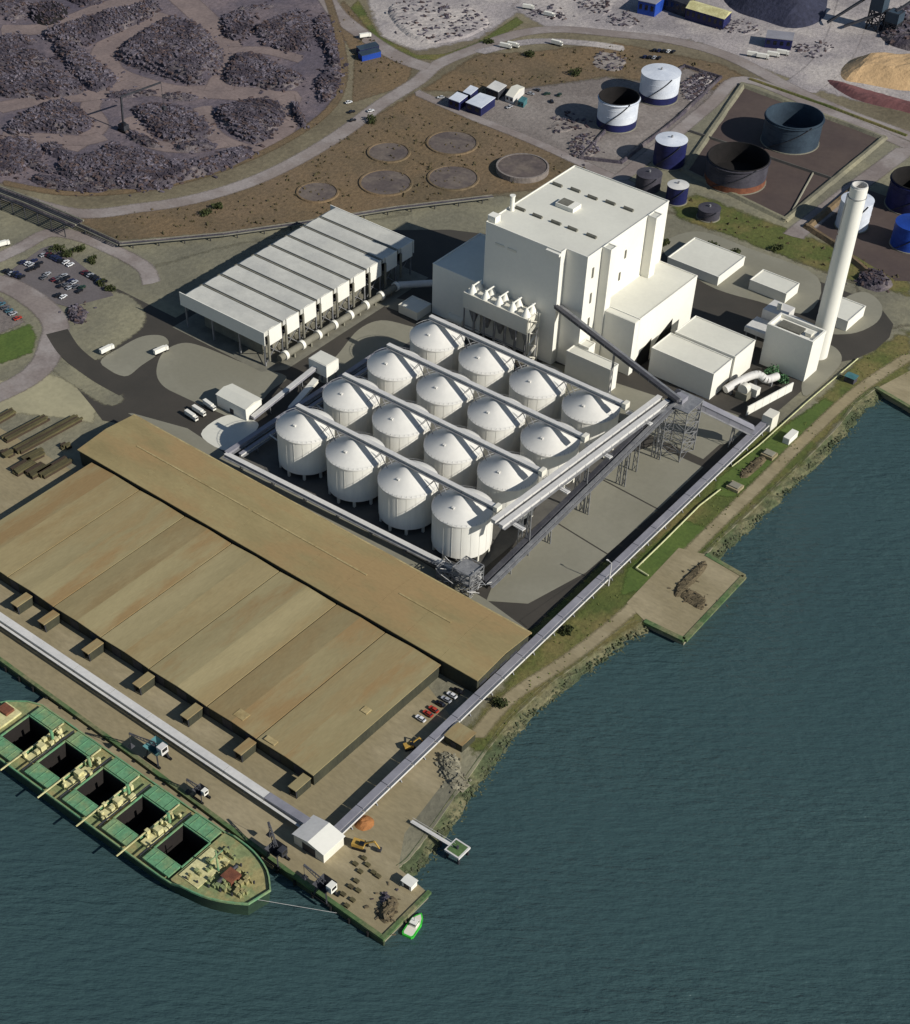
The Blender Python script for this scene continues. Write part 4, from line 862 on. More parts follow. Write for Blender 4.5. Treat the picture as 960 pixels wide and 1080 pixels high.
x, y, _ = P(482, 780); small_bld('hut', 'tan hut between riverside conveyor and the bank', x-2.6, x+5.4, y-4, y+4, 4, 'hut', 4.6, shedwall, tan)
x, y, _ = P(432, 934); small_bld('hut', 'small white cabin at the quay corner', x-2, x+2, y-1.6, y+1.6, 2.8, 'hut', 3.2, clad, clad)
heap('rubble_heap', 'cream rubble spilling down the bank below the hut', [(463, 795), (482, 798), (487, 815), (492, 828), (478, 832), (466, 815)], 1.5, rockm, chip=rockm, nchip=160, cs=(.6, 1.8), cell=1.2)
heap('scrap_heap', 'dark scrap heap on the quay corner', [(398, 962), (412, 945), (420, 955), (408, 975)], 2.2, heapb, chip=chipb, nchip=60, cs=(.6, 2), cell=1)
heap('scrap_heap', 'grey coiled rope heap beside the scrap on the quay corner', [(400, 948), (407, 943), (413, 948), (405, 955)], 1.3, tgrey, nchip=20, cs=(.5, 1.2), cell=.8)
k = 0
for (px, py) in ((375, 912), (380, 920), (394, 921), (399, 925), (384, 906), (370, 936), (378, 940), (362, 944), (372, 950), (366, 956), (376, 930), (388, 913)):
    x, y, _ = P(px, py); k += 1; c = thing('pallet_stack', f'low brown pallet stack on the quay end, {ORD[k-1]} counted from the transfer house', 'pallets', (x, y, 0), 'pallet stacks on the quay end')
    for z in range(3): MB().box(x-.9, x+.9, y-.7, y+.7, z*.32, z*.32+.26).build('pallet', bark if z % 2 else stackm, c)
def boat(label, p, q, w_, hullm, deckm):
    p, q = Vector(p), Vector(q); d = (q-p).normalized(); n_ = Vector((-d.y, d.x, 0)); L_ = (q-p).length
    t = thing('small_boat', label, 'boat', ((p+q)/2).to_tuple())
    o = [(0, .75), (.08, 1), (.6, 1), (.85, .6), (1, 0), (.85, -.6), (.6, -1), (.08, -1), (0, -.75)]
    out = [tuple((p+d*L_*u+n_*v*w_/2)[:2]) for u, v in o]; inn = [tuple((p+d*L_*(.05+u*.88)+n_*v*w_/2*.78)[:2]) for u, v in o]
    MB().prism(out, WZ-.6, WZ+1).build('hull', hullm, t); MB().prism(inn, WZ+1, WZ+1.06).build('deck', deckm, t)
    c = p+d*L_*.5
    MB().beam(c-d*1.3+Vector((0, 0, 2)), c+d*1.1+Vector((0, 0, 2)), w_*.55, 2).build('cabin', clad, t); MB().beam(c-d*1.35+Vector((0, 0, 2.3)), c+d*1.15+Vector((0, 0, 2.3)), w_*.57, .6).build('window', glassd, t); MB().beam(c+Vector((0, 0, 3)), c+Vector((0, 0, 5.4)), .14).build('mast', steel, t)
    return t
a, b_ = P(426, 987, WZ), P(441, 962, WZ); boat('bright green workboat moored at the quay end', (a[0]+1.2, a[1], WZ), (b_[0]+1.6, b_[1], WZ), 4.4, gboat, clad2)
t = thing('mooring_dolphin', 'slim pale walkway jetty with a mooring platform at its end', 'jetty', P(465, 885, 0))
a, b_ = Vector(P(434, 866, 1)), Vector(P(479, 893, 1))
MB().beam(a, b_, 1.5, .3).build('walkway', conv_lt, t)
d = (b_-a).normalized(); s_ = Vector((-d.y, d.x, 0))
for e in (-.8, .8):
    MB().beam(a+s_*e+Vector((0, 0, 1)), b_+s_*e+Vector((0, 0, 1)), .1).build('handrail', conv_lt, t)
for k in (.35, .7): c = a.lerp(b_, k); MB().cyl(c.x, c.y, -9, .8, .4, 10).build('pile', dsteel, t)
MB().box(b_.x-1.8, b_.x+4.6, b_.y-3.2, b_.y+3.4, .2, 1.1).build('platform', conv_lt, t); MB().box(b_.x-1.2, b_.x+4, b_.y-2.6, b_.y+2.8, 1.1, 1.18).build('platform_top', algae, t)
for sx in (-1, 4):
    for sy in (-2.4, 2.8): MB().cyl(b_.x+sx, b_.y+sy, -9, .3, .5, 10).build('pile', dsteel, t)
MB().cyl(b_.x+1.5, b_.y, 1.1, 2.4, .5, 10).build('bollard', dsteel, t)
# --- riverside odds
def rail_pipe(name, label, pxs, z, r, mat, cat='pipe', step=8):
    pts = [Vector(P(*p, z)) for p in pxs]; t = thing(name, label, cat, (pts[0].x, pts[0].y, 0)); m = MB()
    for a, b_ in zip(pts[:-1], pts[1:]): m.pipe(a, b_, r, 8)
    m.build('tube', mat, t)
    for a, b_ in zip(pts[:-1], pts[1:]):
        k = max(1, int((b_-a).length/step))
        for i in range(k): c = a.lerp(b_, (i+.5)/k); MB().box(c.x-.25, c.x+.25, c.y-.25, c.y+.25, 0, z).build('support', conc, t)
    return t
cream = M('cream_pipe', (196, 196, 150), s=.5)
rail_pipe('pipeline', 'cream pipeline bending across the riverside grass', [(684, 607), (671, 599), (700, 571), (738, 533), (760, 516)], .8, .35, cream)
rail_pipe('pipeline', 'thin cream pipeline beside the riverside road', [(772, 492), (800, 470), (850, 425), (905, 378)], .8, .3, cream)
t = thing('lamp_mast', 'pale leaning lamp mast beside the riverside conveyor', 'lamp post', (77, 3, 0)); MB().cyl(77.4, 3, 0, 12, .3, 10, .15).build('pole', conv_lt, t); MB().beam((77.4, 3, 12), (75.4, 3.4, 12.2), .2).build('arm', conv_lt, t); MB().box(74.6, 75.6, 3.1, 3.7, 12, 12.3).build('lamp_head', conv_lt, t)
x, y, _ = P(833, 464); t = thing('shipping_container', 'white container box on the riverside strip', 'container', (x, y, 0)); MB().box(x-1.6, x+1.6, y-4, y+4, .1, 3.2).build('body', clad, t); MB().box(x-1.4, x+1.4, y-4.06, y-4, .3, 3).build('door', conv_lt, t)
x, y, _ = P(897, 402); small_bld('hut', 'small grey-green cabin by the river track', x-2.4, x+2.4, y-2, y+2, 3, 'hut', 3.5, tgrey, teal)
for k, (px, py) in enumerate(((811, 481), (775, 515))):
    x, y, _ = P(px, py); t = thing('concrete_block', ['upper', 'lower'][k]+' square tan concrete block on the riverside grass', 'block', (x, y, 0)); MB().box(x-3, x+3, y-2.6, y+2.6, 0, 1.5).build('base', quaym, t); MB().box(x-2.2, x+2.2, y-1.8, y+1.8, 1.5, 2).build('cover', conc, t)
heap('rubble_heap', 'dark debris patch on the riverside jetty, long strip', [(712, 620), (738, 594), (745, 600), (716, 630)], .9, heapb, chip=chipb, nchip=40, cs=(.4, 1.1), cell=1, rough=.5)
heap('rubble_heap', 'brown rubble patch in the middle of the riverside jetty', [(716, 628), (728, 622), (744, 632), (740, 644), (728, 638)], .6, heapb, chip=chipb, nchip=45, cs=(.4, 1.1), cell=1, rough=.5)
heap('rubble_heap', 'dark pit spoil beside the riverside track', [(780, 500), (800, 482), (808, 486), (788, 504)], .8, heapb, chip=chipb, nchip=40, cs=(.5, 1.4), cell=1)
for k in range(10):
    x, y, _ = P(748+rng.uniform(-28, 10), 622+rng.uniform(-16, 16)); s_ = rng.uniform(.6, 1.4)

# ------------------------------------------------------------------ tank farm
def tank(label, px, py, r, h, body, top, kind='cone', band=None, ladder=True):
    x, y, _ = P(px, py); t = thing('storage_tank', label, 'tank', (x, y, 0), 'storage tanks behind the plant'); n = 36
    MB().lathe(x, y, [(r+.5, 0), (r+.5, .5), (r, .5)], n).build('plinth', conc, t)
    zs = [.5+(h-.5)*k/4 for k in range(5)]
    for k in range(4):
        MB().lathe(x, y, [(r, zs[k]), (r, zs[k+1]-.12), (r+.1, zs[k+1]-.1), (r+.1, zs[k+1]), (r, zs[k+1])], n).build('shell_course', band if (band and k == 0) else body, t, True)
    if kind == 'cone': rf = MB().lathe(x, y, [(r+.2, h), (r*.5, h+r*.07), (0, h+r*.12)], n).build('roof', top, t, True); MB().cyl(x, y, h+r*.1, h+r*.12+1, .6, 10).build('roof_vent', steel, rf)
    else:
        MB().lathe(x, y, [(r-.25, h), (r-.25, 2.5), (0, 2.2)], n).build('floating_roof', top, t, True)
        MB().lathe(x, y, [(r, h-.9), (r+.8, h-.9), (r+.8, h-.75), (r, h-.75)], n).build('wind_girder', body, t); MB().lathe(x, y, [(r-.26, h), (r+.25, h), (r+.25, h+.35), (r-.26, h+.35), (r-.26, h)], n).build('rim', top, t)
        MB().beam((x-r*.2, y-r+.5, h-.2), (x+r*.3, y+r*.1, 3), .7, .2).build('roof_ladder', conv_lt, t)
    m = MB()
    for k in range(16):
        a0 = -1.9+k*.09; a1 = a0+.09; m.beam((x+(r+.5)*math.cos(a0), y+(r+.5)*math.sin(a0), 1+(h-1)*k/16), (x+(r+.5)*math.cos(a1), y+(r+.5)*math.sin(a1), 1+(h-1)*(k+1)/16), .9, .25)
    m.build('spiral_stair', dsteel, t)
    return t
tank('white tank with pale top, farther of the pair in the gravel yard', 694, 103, 11.8, 15.5, twhite, twhite, 'cone', tnavy)  # navy lowest course paints the tank's shadow onto the shell
tank('pale tank with black open top and navy foot, nearer of the pair', 650, 131, 11.8, 16.5, twhite, tblk, 'open', tnavy)  # same here: the foot's shadow is put into the shell colour
tank('navy tank with bright white roof left of the bund', 705, 172, 9, 14, tnavy, twhite)
tank('wide slate open-topped tank, farther one inside the bund', 833, 149, 16.5, 15, tteal, tteal, 'open')
tank('wide black-topped tank with rusty base, nearer one inside the bund', 775, 190, 17, 13.5, tgrey, tblk, 'open', rust)
tank('white tank half hidden behind the chimney', 898, 238, 8.6, 15, twhite, twhite)
tank('large navy tank at the right edge of the photo', 960, 216, 13.5, 15, tnavy, tblk, 'open')
tank('bright blue tank at the right edge below the navy one', 958, 258, 9.5, 12.5, tbright, tbright)
tank('small dark tank nearest the boiler house roof corner', 683, 199, 7, 9, tgrey, tgrey)
tank('small dark tank with pale lid beside the boiler house', 713, 212, 5.8, 9.5, tnavy, conv_lt)
tank('smallest grey tank standing alone at the bund corner', 747, 229, 6, 5.5, tgrey, tgrey)
def ridge(label, pxs, w_, h, mat, name='bund_wall', closed=False, top=.35, cat='wall'):
    pts = [P(*p)[:2] for p in pxs]; t = thing(name, label, cat, (*pts[0], 0)); pr = list(zip(pts, pts[1:]+pts[:1]))
    if not closed: pr = pr[:-1]
    for k, (a, b_) in enumerate(pr):
        a, b_ = Vector((*a, 0)), Vector((*b_, 0)); d = (b_-a).normalized(); n_ = Vector((-d.y, d.x, 0)); z = h+.02*k
        sec = [(-w_/2, 0), (-w_*top/2, z), (w_*top/2, z), (w_/2, 0)]; m = MB(); N_ = max(2, int((b_-a).length/6)); vs = []
        for i in range(N_+1):
            c = a-d*w_*.3+(b_-a+d*w_*.6)*i/N_
            vs += [c+n_*u*(1+rng.normal(0, .04))+Vector((0, 0, zz*(1+rng.normal(0, .06)))) for u, zz in sec]
        m.add(vs, [(i*4+j, i*4+j+1, i*4+j+5, i*4+j+4) for i in range(N_) for j in range(3)]+[(0, 1, 2, 3), (4*N_+3, 4*N_+2, 4*N_+1, 4*N_)]); m.build('bank_section', mat, t)
    return t
ridge('grassy earth bank round the large tank bund', [(783, 90), (932, 146), (828, 232), (721, 180)], 5, 1.3, olive, closed=True)
ridge('low wall dividing the large tank bund lengthwise', [(728, 139), (880, 190)], 1.6, 1.2, conc_d)
ridge('short low wall across the nearer half of the bund', [(836, 222), (858, 182)], 1.2, .8, conc)
ridge('earth bank of the smaller bund at the right edge', [(905, 195), (852, 240), (880, 258), (930, 300)], 5, 1.8, scrub)
ridge('dark earth bank round the pair of tanks in the gravel yard', [(612, 167), (668, 106), (722, 70), (760, 82), (716, 124), (655, 172)], 2.4, 1.3, heapm, closed=True)
ridge('long dark verge bank beside the road above the bund', [(792, 84), (870, 111), (955, 143)], 3, 1, grass)
pads = [(410, 161, 22.5, 'behind the boiler house, second smallest'), (477, 151, 27, 'farthest up the scrub field'), (407, 193, 28, 'nearest the air cooler roof'), (478, 188, 27, 'in the middle of the scrub field'), (335, 203, 22, 'left end of the scrub field by the cooler')]
for k, (px, py, w_, s_) in enumerate(pads):
    x, y, _ = P(px, py); r = abs(Vector(P(px+w_, py))-Vector(P(px-w_, py)))/2 if False else (Vector(P(px+w_, py))-Vector(P(px-w_, py))).length/2
    t = thing('tank_foundation', f'round dark old tank foundation {s_}', 'foundation', (x, y, 0), 'round foundations in the scrub field')
    MB().lathe(x, y, [(r+.6, 0), (r+.2, .7), (r-.8, .7), (r-1, .25)], 40).build('ring_kerb', scrub, t); MB().cyl(x, y, 0, .35, r-.9, 40).build('floor', padm, t)
x, y, _ = P(551, 180); r = 15; t = thing('tank_foundation', 'round raised olive tank base with pale rim beside the boiler house roof', 'foundation', (x, y, 0), 'round foundations in the scrub field')
MB().lathe(x, y, [(r, 0), (r, 3), (r-1, 3.1), (r-1, 2.6)], 40).build('ring_kerb', greyg, t); MB().cyl(x, y, 0, 2.7, r-.9, 40).build('floor', padm, t)

# ------------------------------------------------------------------ scrap and timber yard
Z3 = lambda l: [(a/3, b_/3) for a, b_ in l]
heaps = [
 ('large rounded grey scrap heap in the middle of the yard', [(370, 165), (480, 85), (560, 62), (640, 92), (703, 170), (685, 230), (610, 268), (500, 235), (400, 205)], 7, 900),
 ('long pale-streaked scrap ridge along the upper left', [(140, 105), (300, 55), (470, 10), (505, 40), (400, 92), (280, 142), (180, 142)], 5, 520),
 ('narrow scrap ridge slanting below the pale-streaked one', [(170, 150), (230, 142), (300, 190), (370, 255), (300, 292), (245, 250)], 5, 300),
 ('dark two-ridged scrap heap at the left edge', [(-20, 200), (100, 160), (190, 225), (265, 285), (215, 305), (90, 312), (-20, 295)], 5, 500),
 ('scrap heap right of the large rounded one', [(710, 262), (740, 182), (820, 175), (900, 220), (962, 250), (900, 290), (800, 272)], 5, 420),
 ('kidney-shaped scrap heap near the right end of the yard', [(680, 360), (760, 327), (860, 320), (900, 360), (870, 420), (810, 455), (730, 420)], 5, 420),
 ('scrap heap beside the handling crane', [(420, 350), (500, 330), (600, 350), (675, 420), (600, 450), (510, 440)], 4.5, 380),
 ('oval scrap heap at the left below the two-ridged one', [(20, 402), (110, 345), (200, 322), (270, 360), (292, 400), (240, 425), (120, 416), (40, 430)], 5, 420),
 ('longest scrap heap curving along the lower edge of the yard', [(180, 520), (330, 480), (450, 480), (600, 520), (760, 470), (805, 490), (700, 540), (560, 580), (480, 602), (350, 592), (220, 570)], 5, 800),
 ('small black heap at the top left', [(100, 25), (190, 12), (212, 50), (150, 82), (100, 62)], 5, 120),
 ('scrap heap cut by the top edge of the photo', [(215, -20), (320, -20), (322, 10), (270, 18), (225, 8)], 4, 100),
 ('small scrap patch at the top right of the yard', [(705, 60), (770, 40), (800, 80), (770, 125), (715, 120)], 3, 200),
 ('scrap heap at the right edge of the yard top', [(800, 100), (900, 50), (965, 40), (985, 120), (870, 132)], 4, 320),
 ('scrap heap at the far top left corner', [(-30, 10), (90, 5), (80, 35), (-30, 48)], 4, 160),
 ('scrap heap at the left edge near the lower track', [(-30, 460), (80, 440), (132, 480), (100, 522), (-30, 512)], 4, 300),
 ('small scrap tip at the left end of the longest heap', [(328, 465), (365, 455), (392, 475), (375, 492), (340, 488)], 3, 50),
 ('scrap strip along the inside of the curved track', [(990, 80), (1030, 60), (1075, 180), (1070, 280), (1020, 330), (1000, 260), (1040, 200)], 3.5, 320),
 ('low scrap patch left of the oval heap', [(0, 120), (90, 118), (60, 150), (0, 190)], 2.5, 200),
 ('scrap windrow at the lower left corner of the yard', [(-30, 525), (60, 515), (70, 545), (-30, 552)], 3, 110),
 ('dark curved windrow below the edge of the far slope', [(860, 150), (920, 118), (980, 125), (970, 160), (900, 160)], 3, 100)]
for i, (lab, pts, h, nc) in enumerate(heaps):
    heap('scrap_heap', lab, Z3(pts), h*.75, heapm if i != 9 else tblk, nchip=int(nc*2.4), cs=(.8, 3.2), slope=.75, rough=.55, cell=2.2, ang=R(rng.uniform(-30, 30)) if i % 2 else None, flat=.5, group='scrap heaps in the yard')
rows = [((20, 62), (92, 44), 'at the far left below the corner heap'), ((118, 205), (205, 245), 'on the shoulder of the two-ridged heap'), ((5, 262), (70, 300), 'at the left edge below the two-ridged heap'), ((345, 305), (490, 296), 'above the handling crane'), ((415, 425), (500, 465), 'below the handling crane'), ((830, 140), (900, 122), 'left of the dark curved windrow'), ((20, 150), (112, 132), 'at the far left beside the pale streaked ridge'), ((55, 492), (160, 545), 'joining the longest heap at its left end'), ((560, 470), (680, 462), 'above the right part of the longest heap'), ((300, 205), (345, 250), 'right of the slanting ridge'), ((520, 305), (620, 312), 'right of the crane jib'), ((110, 565), (320, 602), 'along the lower track'), ((760, 30), (860, 20), 'near the top right of the yard'), ((400, 30), (420, 60), 'left of the large heap top'), ((150, 460), (215, 500), 'below the oval heap'), ((930, 330), (960, 400), 'at the right rim of the yard')]
for i, (p, q, where) in enumerate(rows):
    a, b_ = Vector(P(p[0]/3, p[1]/3)), Vector(P(q[0]/3, q[1]/3)); d = (b_-a).normalized(); s_ = Vector((-d.y, d.x, 0)); w_ = 3.5+1.5*(i % 3)
    heap('scrap_windrow', 'narrow scrap windrow '+where, [tuple(v[:2]) for v in (a-s_*w_*.6, a.lerp(b_, .5)-s_*w_, b_-s_*w_*.5, b_+s_*w_*.5, a.lerp(b_, .5)+s_*w_*.8, a+s_*w_*.6)], 2.6, heapm, nchip=int((b_-a).length*4), cs=(.7, 2.6), cell=1.6, rough=.6, px=False, ang=math.atan2(d.y, d.x), group='scrap windrows in the yard')
x, y, _ = P(131, 138); t = thing('handling_crane', 'slim crane with a raised jib among the scrap heaps', 'crane', (x, y, 0))
for sx in (-2, 2): MB().box(x-3, x+3, y+sx-.5, y+sx+.5, 0, 1.2).build('track', tyre, t)
MB().box(x-2.6, x+2.6, y-2, y+2, 1.2, 4).build('body', dsteel, t); MB().box(x+.6, x+2.6, y-2, y-.2, 4, 6).build('cab', glassd, t)
MB().beam((x, y, 4), (x-1, y+2, 19), .9).build('mast', dsteel, t); MB().beam((x-1, y+2, 19), (x+10, y+24, 23), .8).build('jib', dsteel, t); MB().beam((x+10, y+24, 23), (x+10, y+24, 9), .2).build('hoist_rope', dsteel, t); MB().box(x+9, x+11, y+23, y+25, 7, 9).build('grab', dsteel, t)
heap('scrap_heap', 'low pale junk spread on waste ground at the top centre', [(410, 8), (450, 2), (500, 10), (515, 28), (470, 45), (430, 38)], 1.5, pale, nchip=160, cs=(1, 3.5), cell=3, rough=.6)
heap('coal_heap', 'big blue-grey coal heap cut by the top edge', [(800, -40), (868, -40), (872, 8), (862, 24), (835, 30), (806, 22), (770, 8), (760, -20)], 16, coal, slope=.55, cell=4, rough=.2)
heap('sand_heap', 'tan sand heap at the right edge', [(888, 72), (905, 60), (940, 60), (1000, 66), (1010, 92), (960, 96), (910, 88), (890, 84)], 8, sand, slope=.6, cell=3, rough=.25)
heap('soil_heap', 'long reddish soil windrow below the sand heap', [(872, 84), (905, 92), (960, 108), (1010, 122), (1008, 132), (955, 118), (900, 104)], 3, M('red_soil', (118, 78, 76), (98, 66, 66), s=.1, fine=.25), slope=.6, cell=2.5)
heap('scrap_heap', 'dark metal clutter at the right edge above the sand heap', [(928, 30), (965, 5), (1010, 20), (1000, 55), (945, 50)], 4, heapm, nchip=300, cs=(1.5, 5), cell=3)
heap('scrap_heap', 'grey junk pile at the car park corner', [(70, 330), (84, 322), (92, 334), (80, 342)], 2, heapm, nchip=90, cs=(.8, 2.4), cell=1.2)
heap('soil_heap', 'dark rubble beside the plant road right of the chimney', [(905, 292), (925, 285), (942, 300), (928, 308), (908, 302)], 3, heapm, nchip=70, cs=(1, 3), cell=2)
heap('scrap_heap', 'white-grey rubble spread beside the pair of tanks', [(718, 92), (735, 78), (752, 84), (730, 108)], .8, pale, nchip=260, cs=(.8, 2.6), cell=2.5, rough=.6)
heap('scrap_heap', 'junk spread in front of the open-topped pale tank', [(600, 150), (622, 142), (632, 160), (610, 168)], .8, greyg, nchip=160, cs=(.8, 2.6), cell=2.5, rough=.6)

for k, (px, py, lab) in enumerate(((575, 14, 'on the pale ground at the top centre'), (630, 8, 'left of the blue workshop'), (660, 22, 'in front of the blue workshop'), (780, 30, 'left of the coal heap'), (862, 52, 'between coal heap and sand heap'), (645, 66, 'on the scrub behind the pair of tanks'), (600, 130, 'in the middle of the gravel yard'))):
    x, y, _ = P(px, py); heap('junk_pile', 'low scatter of pale junk '+lab, [(x+a*math.cos(q), y+a*math.sin(q)) for q, a in zip(np.arange(0, 6.2, .7), rng.uniform(8, 16, 9))], .5, greyg if k > 4 else pale, nchip=60, cs=(.8, 3), cell=3, px=False, rough=.5, group='junk scatters')
# ------------------------------------------------------------------ buildings and vehicles beyond the plant
def far_bld(label, pxs, h, wall, roof, cat='building', name='depot_building', kind='flat'):
    pts = [P(*p)[:2] for p in pxs]; t = thing(name, label, cat, cen(pts)); wl = MB().prism(pts, 0, h).build('wall', wall, t)
    c = cen(pts); ins = [(c[0]+(p[0]-c[0])*1.02, c[1]+(p[1]-c[1])*1.02) for p in pts]
    if kind == 'flat': MB().prism(ins, h, h+.35).build('roof', roof, t)
    else:
        a, b_, cc, d = [Vector((*p, h)) for p in ins]; r0 = (a+d)/2+Vector((0, 0, 2)); r1 = (b_+cc)/2+Vector((0, 0, 2))
        MB().add([a, b_, cc, d, r0, r1], [(0, 1, 5, 4), (2, 3, 4, 5), (3, 0, 4), (1, 2, 5)]).build('roof', roof, t)
    a, b_ = Vector((*pts[0], 0)), Vector((*pts[1], 0))
    n_ = max(2, int((b_-a).length/4)); d = (b_-a)/n_; out = Vector((d.y, -d.x, 0)).normalized()*.06
    for k in range(n_): p0 = a+d*(k+.25)+out; MB().add([p0+Vector((0, 0, h*.4)), p0+d*.5+Vector((0, 0, h*.4)), p0+d*.5+Vector((0, 0, h*.8)), p0+Vector((0, 0, h*.8))], [(0, 1, 2, 3)]).build('window', glassd, wl)
    return t
navyw = tnavy
far_bld('left dark cabin with white roof in the gravel yard', [(473, 113), (484, 117), (493, 110), (482, 106)], 5, navyw, twhite)
far_bld('dark cabin with white roof behind the left one in the gravel yard', [(488, 106), (496, 109), (504, 102), (496, 99)], 5, navyw, twhite)
far_bld('largest flat white-roofed cabin in the gravel yard', [(491, 117), (507, 123), (522, 112), (506, 107)], 5, navyw, twhite)
far_bld('dark grey cabin at the back of the gravel yard', [(513, 101), (525, 106), (534, 99), (522, 94)], 5, dsteel, conv_lt)
far_bld('pale grey shed right of the gravel yard cabins', [(533, 107), (541, 110), (553, 99), (545, 96)], 4, conv_lt, clad2, kind='gable')
far_bld('small teal container beside the pale grey shed', [(546, 112), (552, 114), (556, 109), (550, 107)], 3, teal, teal, 'container', 'shipping_container')
far_bld('blue workshop at the top edge', [(672, 14), (690, 18), (705, 6), (687, 2)], 8, tbright, conv_roof)
far_bld('long shed with cream roof at the top right', [(722, 20), (762, 32), (770, 24), (730, 12)], 7, tnavy, shipc, kind='gable')
far_bld('long dark shed joined left of the cream-roofed one', [(694, 8), (722, 18), (732, 10), (704, 0)], 8, dsteel, dsteel, kind='gable')
far_bld('blue lorry shed standing alone on the pale ground', [(806, 50), (834, 53), (836, 45), (808, 42)], 6, tnavy, conv_roof)
far_bld('upper of the two long blue containers in the road fork', [(378, 61), (398, 56), (402, 60), (382, 65)], 3.4, tbright, tteal, 'container', 'shipping_container')
far_bld('lower of the two long blue containers in the road fork', [(376, 55), (396, 50), (400, 54), (380, 59)], 3.4, tnavy, tteal, 'container', 'shipping_container')
for k, (px, py) in enumerate(((922, 30), (940, 34))):
    x, y, _ = P(px, py); t = thing('screening_plant', ['taller', 'shorter'][k]+' dark screening tower with conveyor at the top right', 'tower', (x, y, 0)); h = 22 if k == 0 else 13
    lattice(t, x-4, x+4, y-4, y+4, h, 4, .8, .5, dsteel); MB().box(x-4.5, x+4.5, y-4.5, y+4.5, h*.55, h).build('screen_box', tteal, t); MB().beam((x-4, y, h), (x-26, y-16, 2), 2, 1.2).build('belt', dsteel, t); MB().beam((x, y, h), (x+3, y+14, h+3), 1.6, 1).build('boom', dsteel, t)
# pipe bridge and pipe rack at the upper left
def piperack(label, pxs, z, n, w_, mat, name='pipe_rack', step=10, lift=.0):
    pts = [Vector(P(*p, z)) for p in pxs]; t = thing(name, label, 'pipe rack', (pts[0].x, pts[0].y, 0))
    for k in range(n):
        m = MB(); o = (k-(n-1)/2)*w_/n
        for a, b_ in zip(pts[:-1], pts[1:]):
            d = (b_-a).normalized(); s_ = Vector((-d.y, d.x, 0))*o; m.pipe(a+s_, b_+s_, w_/n*.36, 8)
        m.build('tube', mat[k % len(mat)], t)
    for a, b_ in zip(pts[:-1], pts[1:]):
        d = (b_-a).normalized(); s_ = Vector((-d.y, d.x, 0))*w_*.55; q = max(1, int((b_-a).length/step))
        for i in range(q):
            c = a.lerp(b_, (i+.5)/q); m = MB().beam(c-s_-Vector((0, 0, .6)), c+s_-Vector((0, 0, .6)), .5); m.beam((c-s_).to_tuple()[:2]+(0,), c-s_, .4); m.beam((c+s_).to_tuple()[:2]+(0,), c+s_, .4); m.build('portal', dsteel, t)
    return t
piperack('dark wide pipe bridge crossing the road at the left edge', [(-60, 182), (0, 202), (26, 212), (82, 236)], 7, 7, 10, [dsteel, heapm, gully, dsteel], 'pipe_bridge', 9)
piperack('long low pipe rack skirting the scrub field behind the cooler', [(82, 237), (126, 257), (235, 247), (320, 235), (420, 219), (520, 207)], 2.2, 4, 4, [gully, dsteel, heapm], 'pipe_rack', 12)

# vehicles
def make_car(col):
    t = thing('parked_car', 'car', 'car'); t['_w'] = (0, 0, 0)
    m = MB().add([(x, y, z) for x, w0 in ((-2.15, .72), (-1.9, .85), (1.7, .85), (2.15, .7)) for y, z in ((-w0, .35), (w0, .35), (w0, .85 if x > 1 else .95), (-w0, .85 if x > 1 else .95))],
                 [(0, 1, 2, 3), (15, 14, 13, 12)]+[(4*i+j, 4*i+4+j, 4*i+4+(j+1) % 4, 4*i+(j+1) % 4) for i in range(3) for j in range(4)]); m.build('body', carp[col], t)
    MB().add([(-1.7, -.78, .94), (.95, -.78, .94), (.95, .78, .94), (-1.7, .78, .94), (-1.25, -.62, 1.45), (.25, -.62, 1.45), (.25, .62, 1.45), (-1.25, .62, 1.45)], [(0, 1, 5, 4), (1, 2, 6, 5), (2, 3, 7, 6), (3, 0, 4, 7)]).build('windows', glassd, t)
    MB().box(-1.3, .3, -.64, .64, 1.44, 1.5).build('roof', carp[col], t)
    for x in (-1.35, 1.35):
        for s_ in (-.8, .8): MB().pipe((x, s_-.1, .33), (x, s_+.1, .33), .33, 10).build('wheel', tyre, t)
    return t
protos = {}
def car(col, px, py, rz, label, group, world=None):
    x, y = world or P(px, py)[:2]
    loc = (x, y, .22)
    if col not in protos:
        t = make_car(col); protos[col] = t; t.location = loc; t.rotation_euler = (0, 0, rz); t['label'] = label; t['group'] = group; return t
    t = copy_tree(protos[col], loc, rz, label); t['group'] = group; return t
S = 7.385
lot = [('black', 50, 272), ('black', 75, 282), ('black', 115, 303), ('navy', 143, 310), ('black', 170, 320), ('navy', 178, 205), ('white', 220, 215), ('navy', 268, 195), ('black', 258, 252), ('black', 285, 245), ('black', 310, 215), ('silver', 370, 298), ('maroon', 375, 145), ('navy', 415, 165), ('navy', 455, 185), ('black', 478, 195), ('white', 515, 205), ('white', 550, 225), ('silver', 500, 310), ('black', 520, 327), ('maroon', 425, 340), ('black', 465, 355), ('black', 492, 345), ('navy', 555, 352), ('grey', 515, 382), ('silver', 545, 405), ('green', 640, 402), ('black', 620, 430), ('black', 685, 297), ('black', 725, 318), ('navy', 770, 350), ('black', 810, 360), ('black', 450, 462), ('white', 495, 475), ('grey', 590, 395), ('navy', 120, 290), ('silver', 340, 150), ('black', 395, 155), ('navy', 435, 172), ('silver', 240, 225), ('black', 235, 262), ('maroon', 660, 285), ('silver', 705, 308), ('black', 748, 332), ('grey', 445, 330), ('silver', 580, 362), ('black', 475, 390), ('grey', 345, 325), ('silver', 95, 292)]
cnt = {}
names = {'black': 'black', 'navy': 'dark blue', 'white': 'white', 'silver': 'silver', 'maroon': 'maroon', 'grey': 'grey', 'green': 'dark green', 'red': 'red', 'teal': 'teal'}
tot = {c: sum(1 for l in lot if l[0] == c) for c, _, _ in lot}
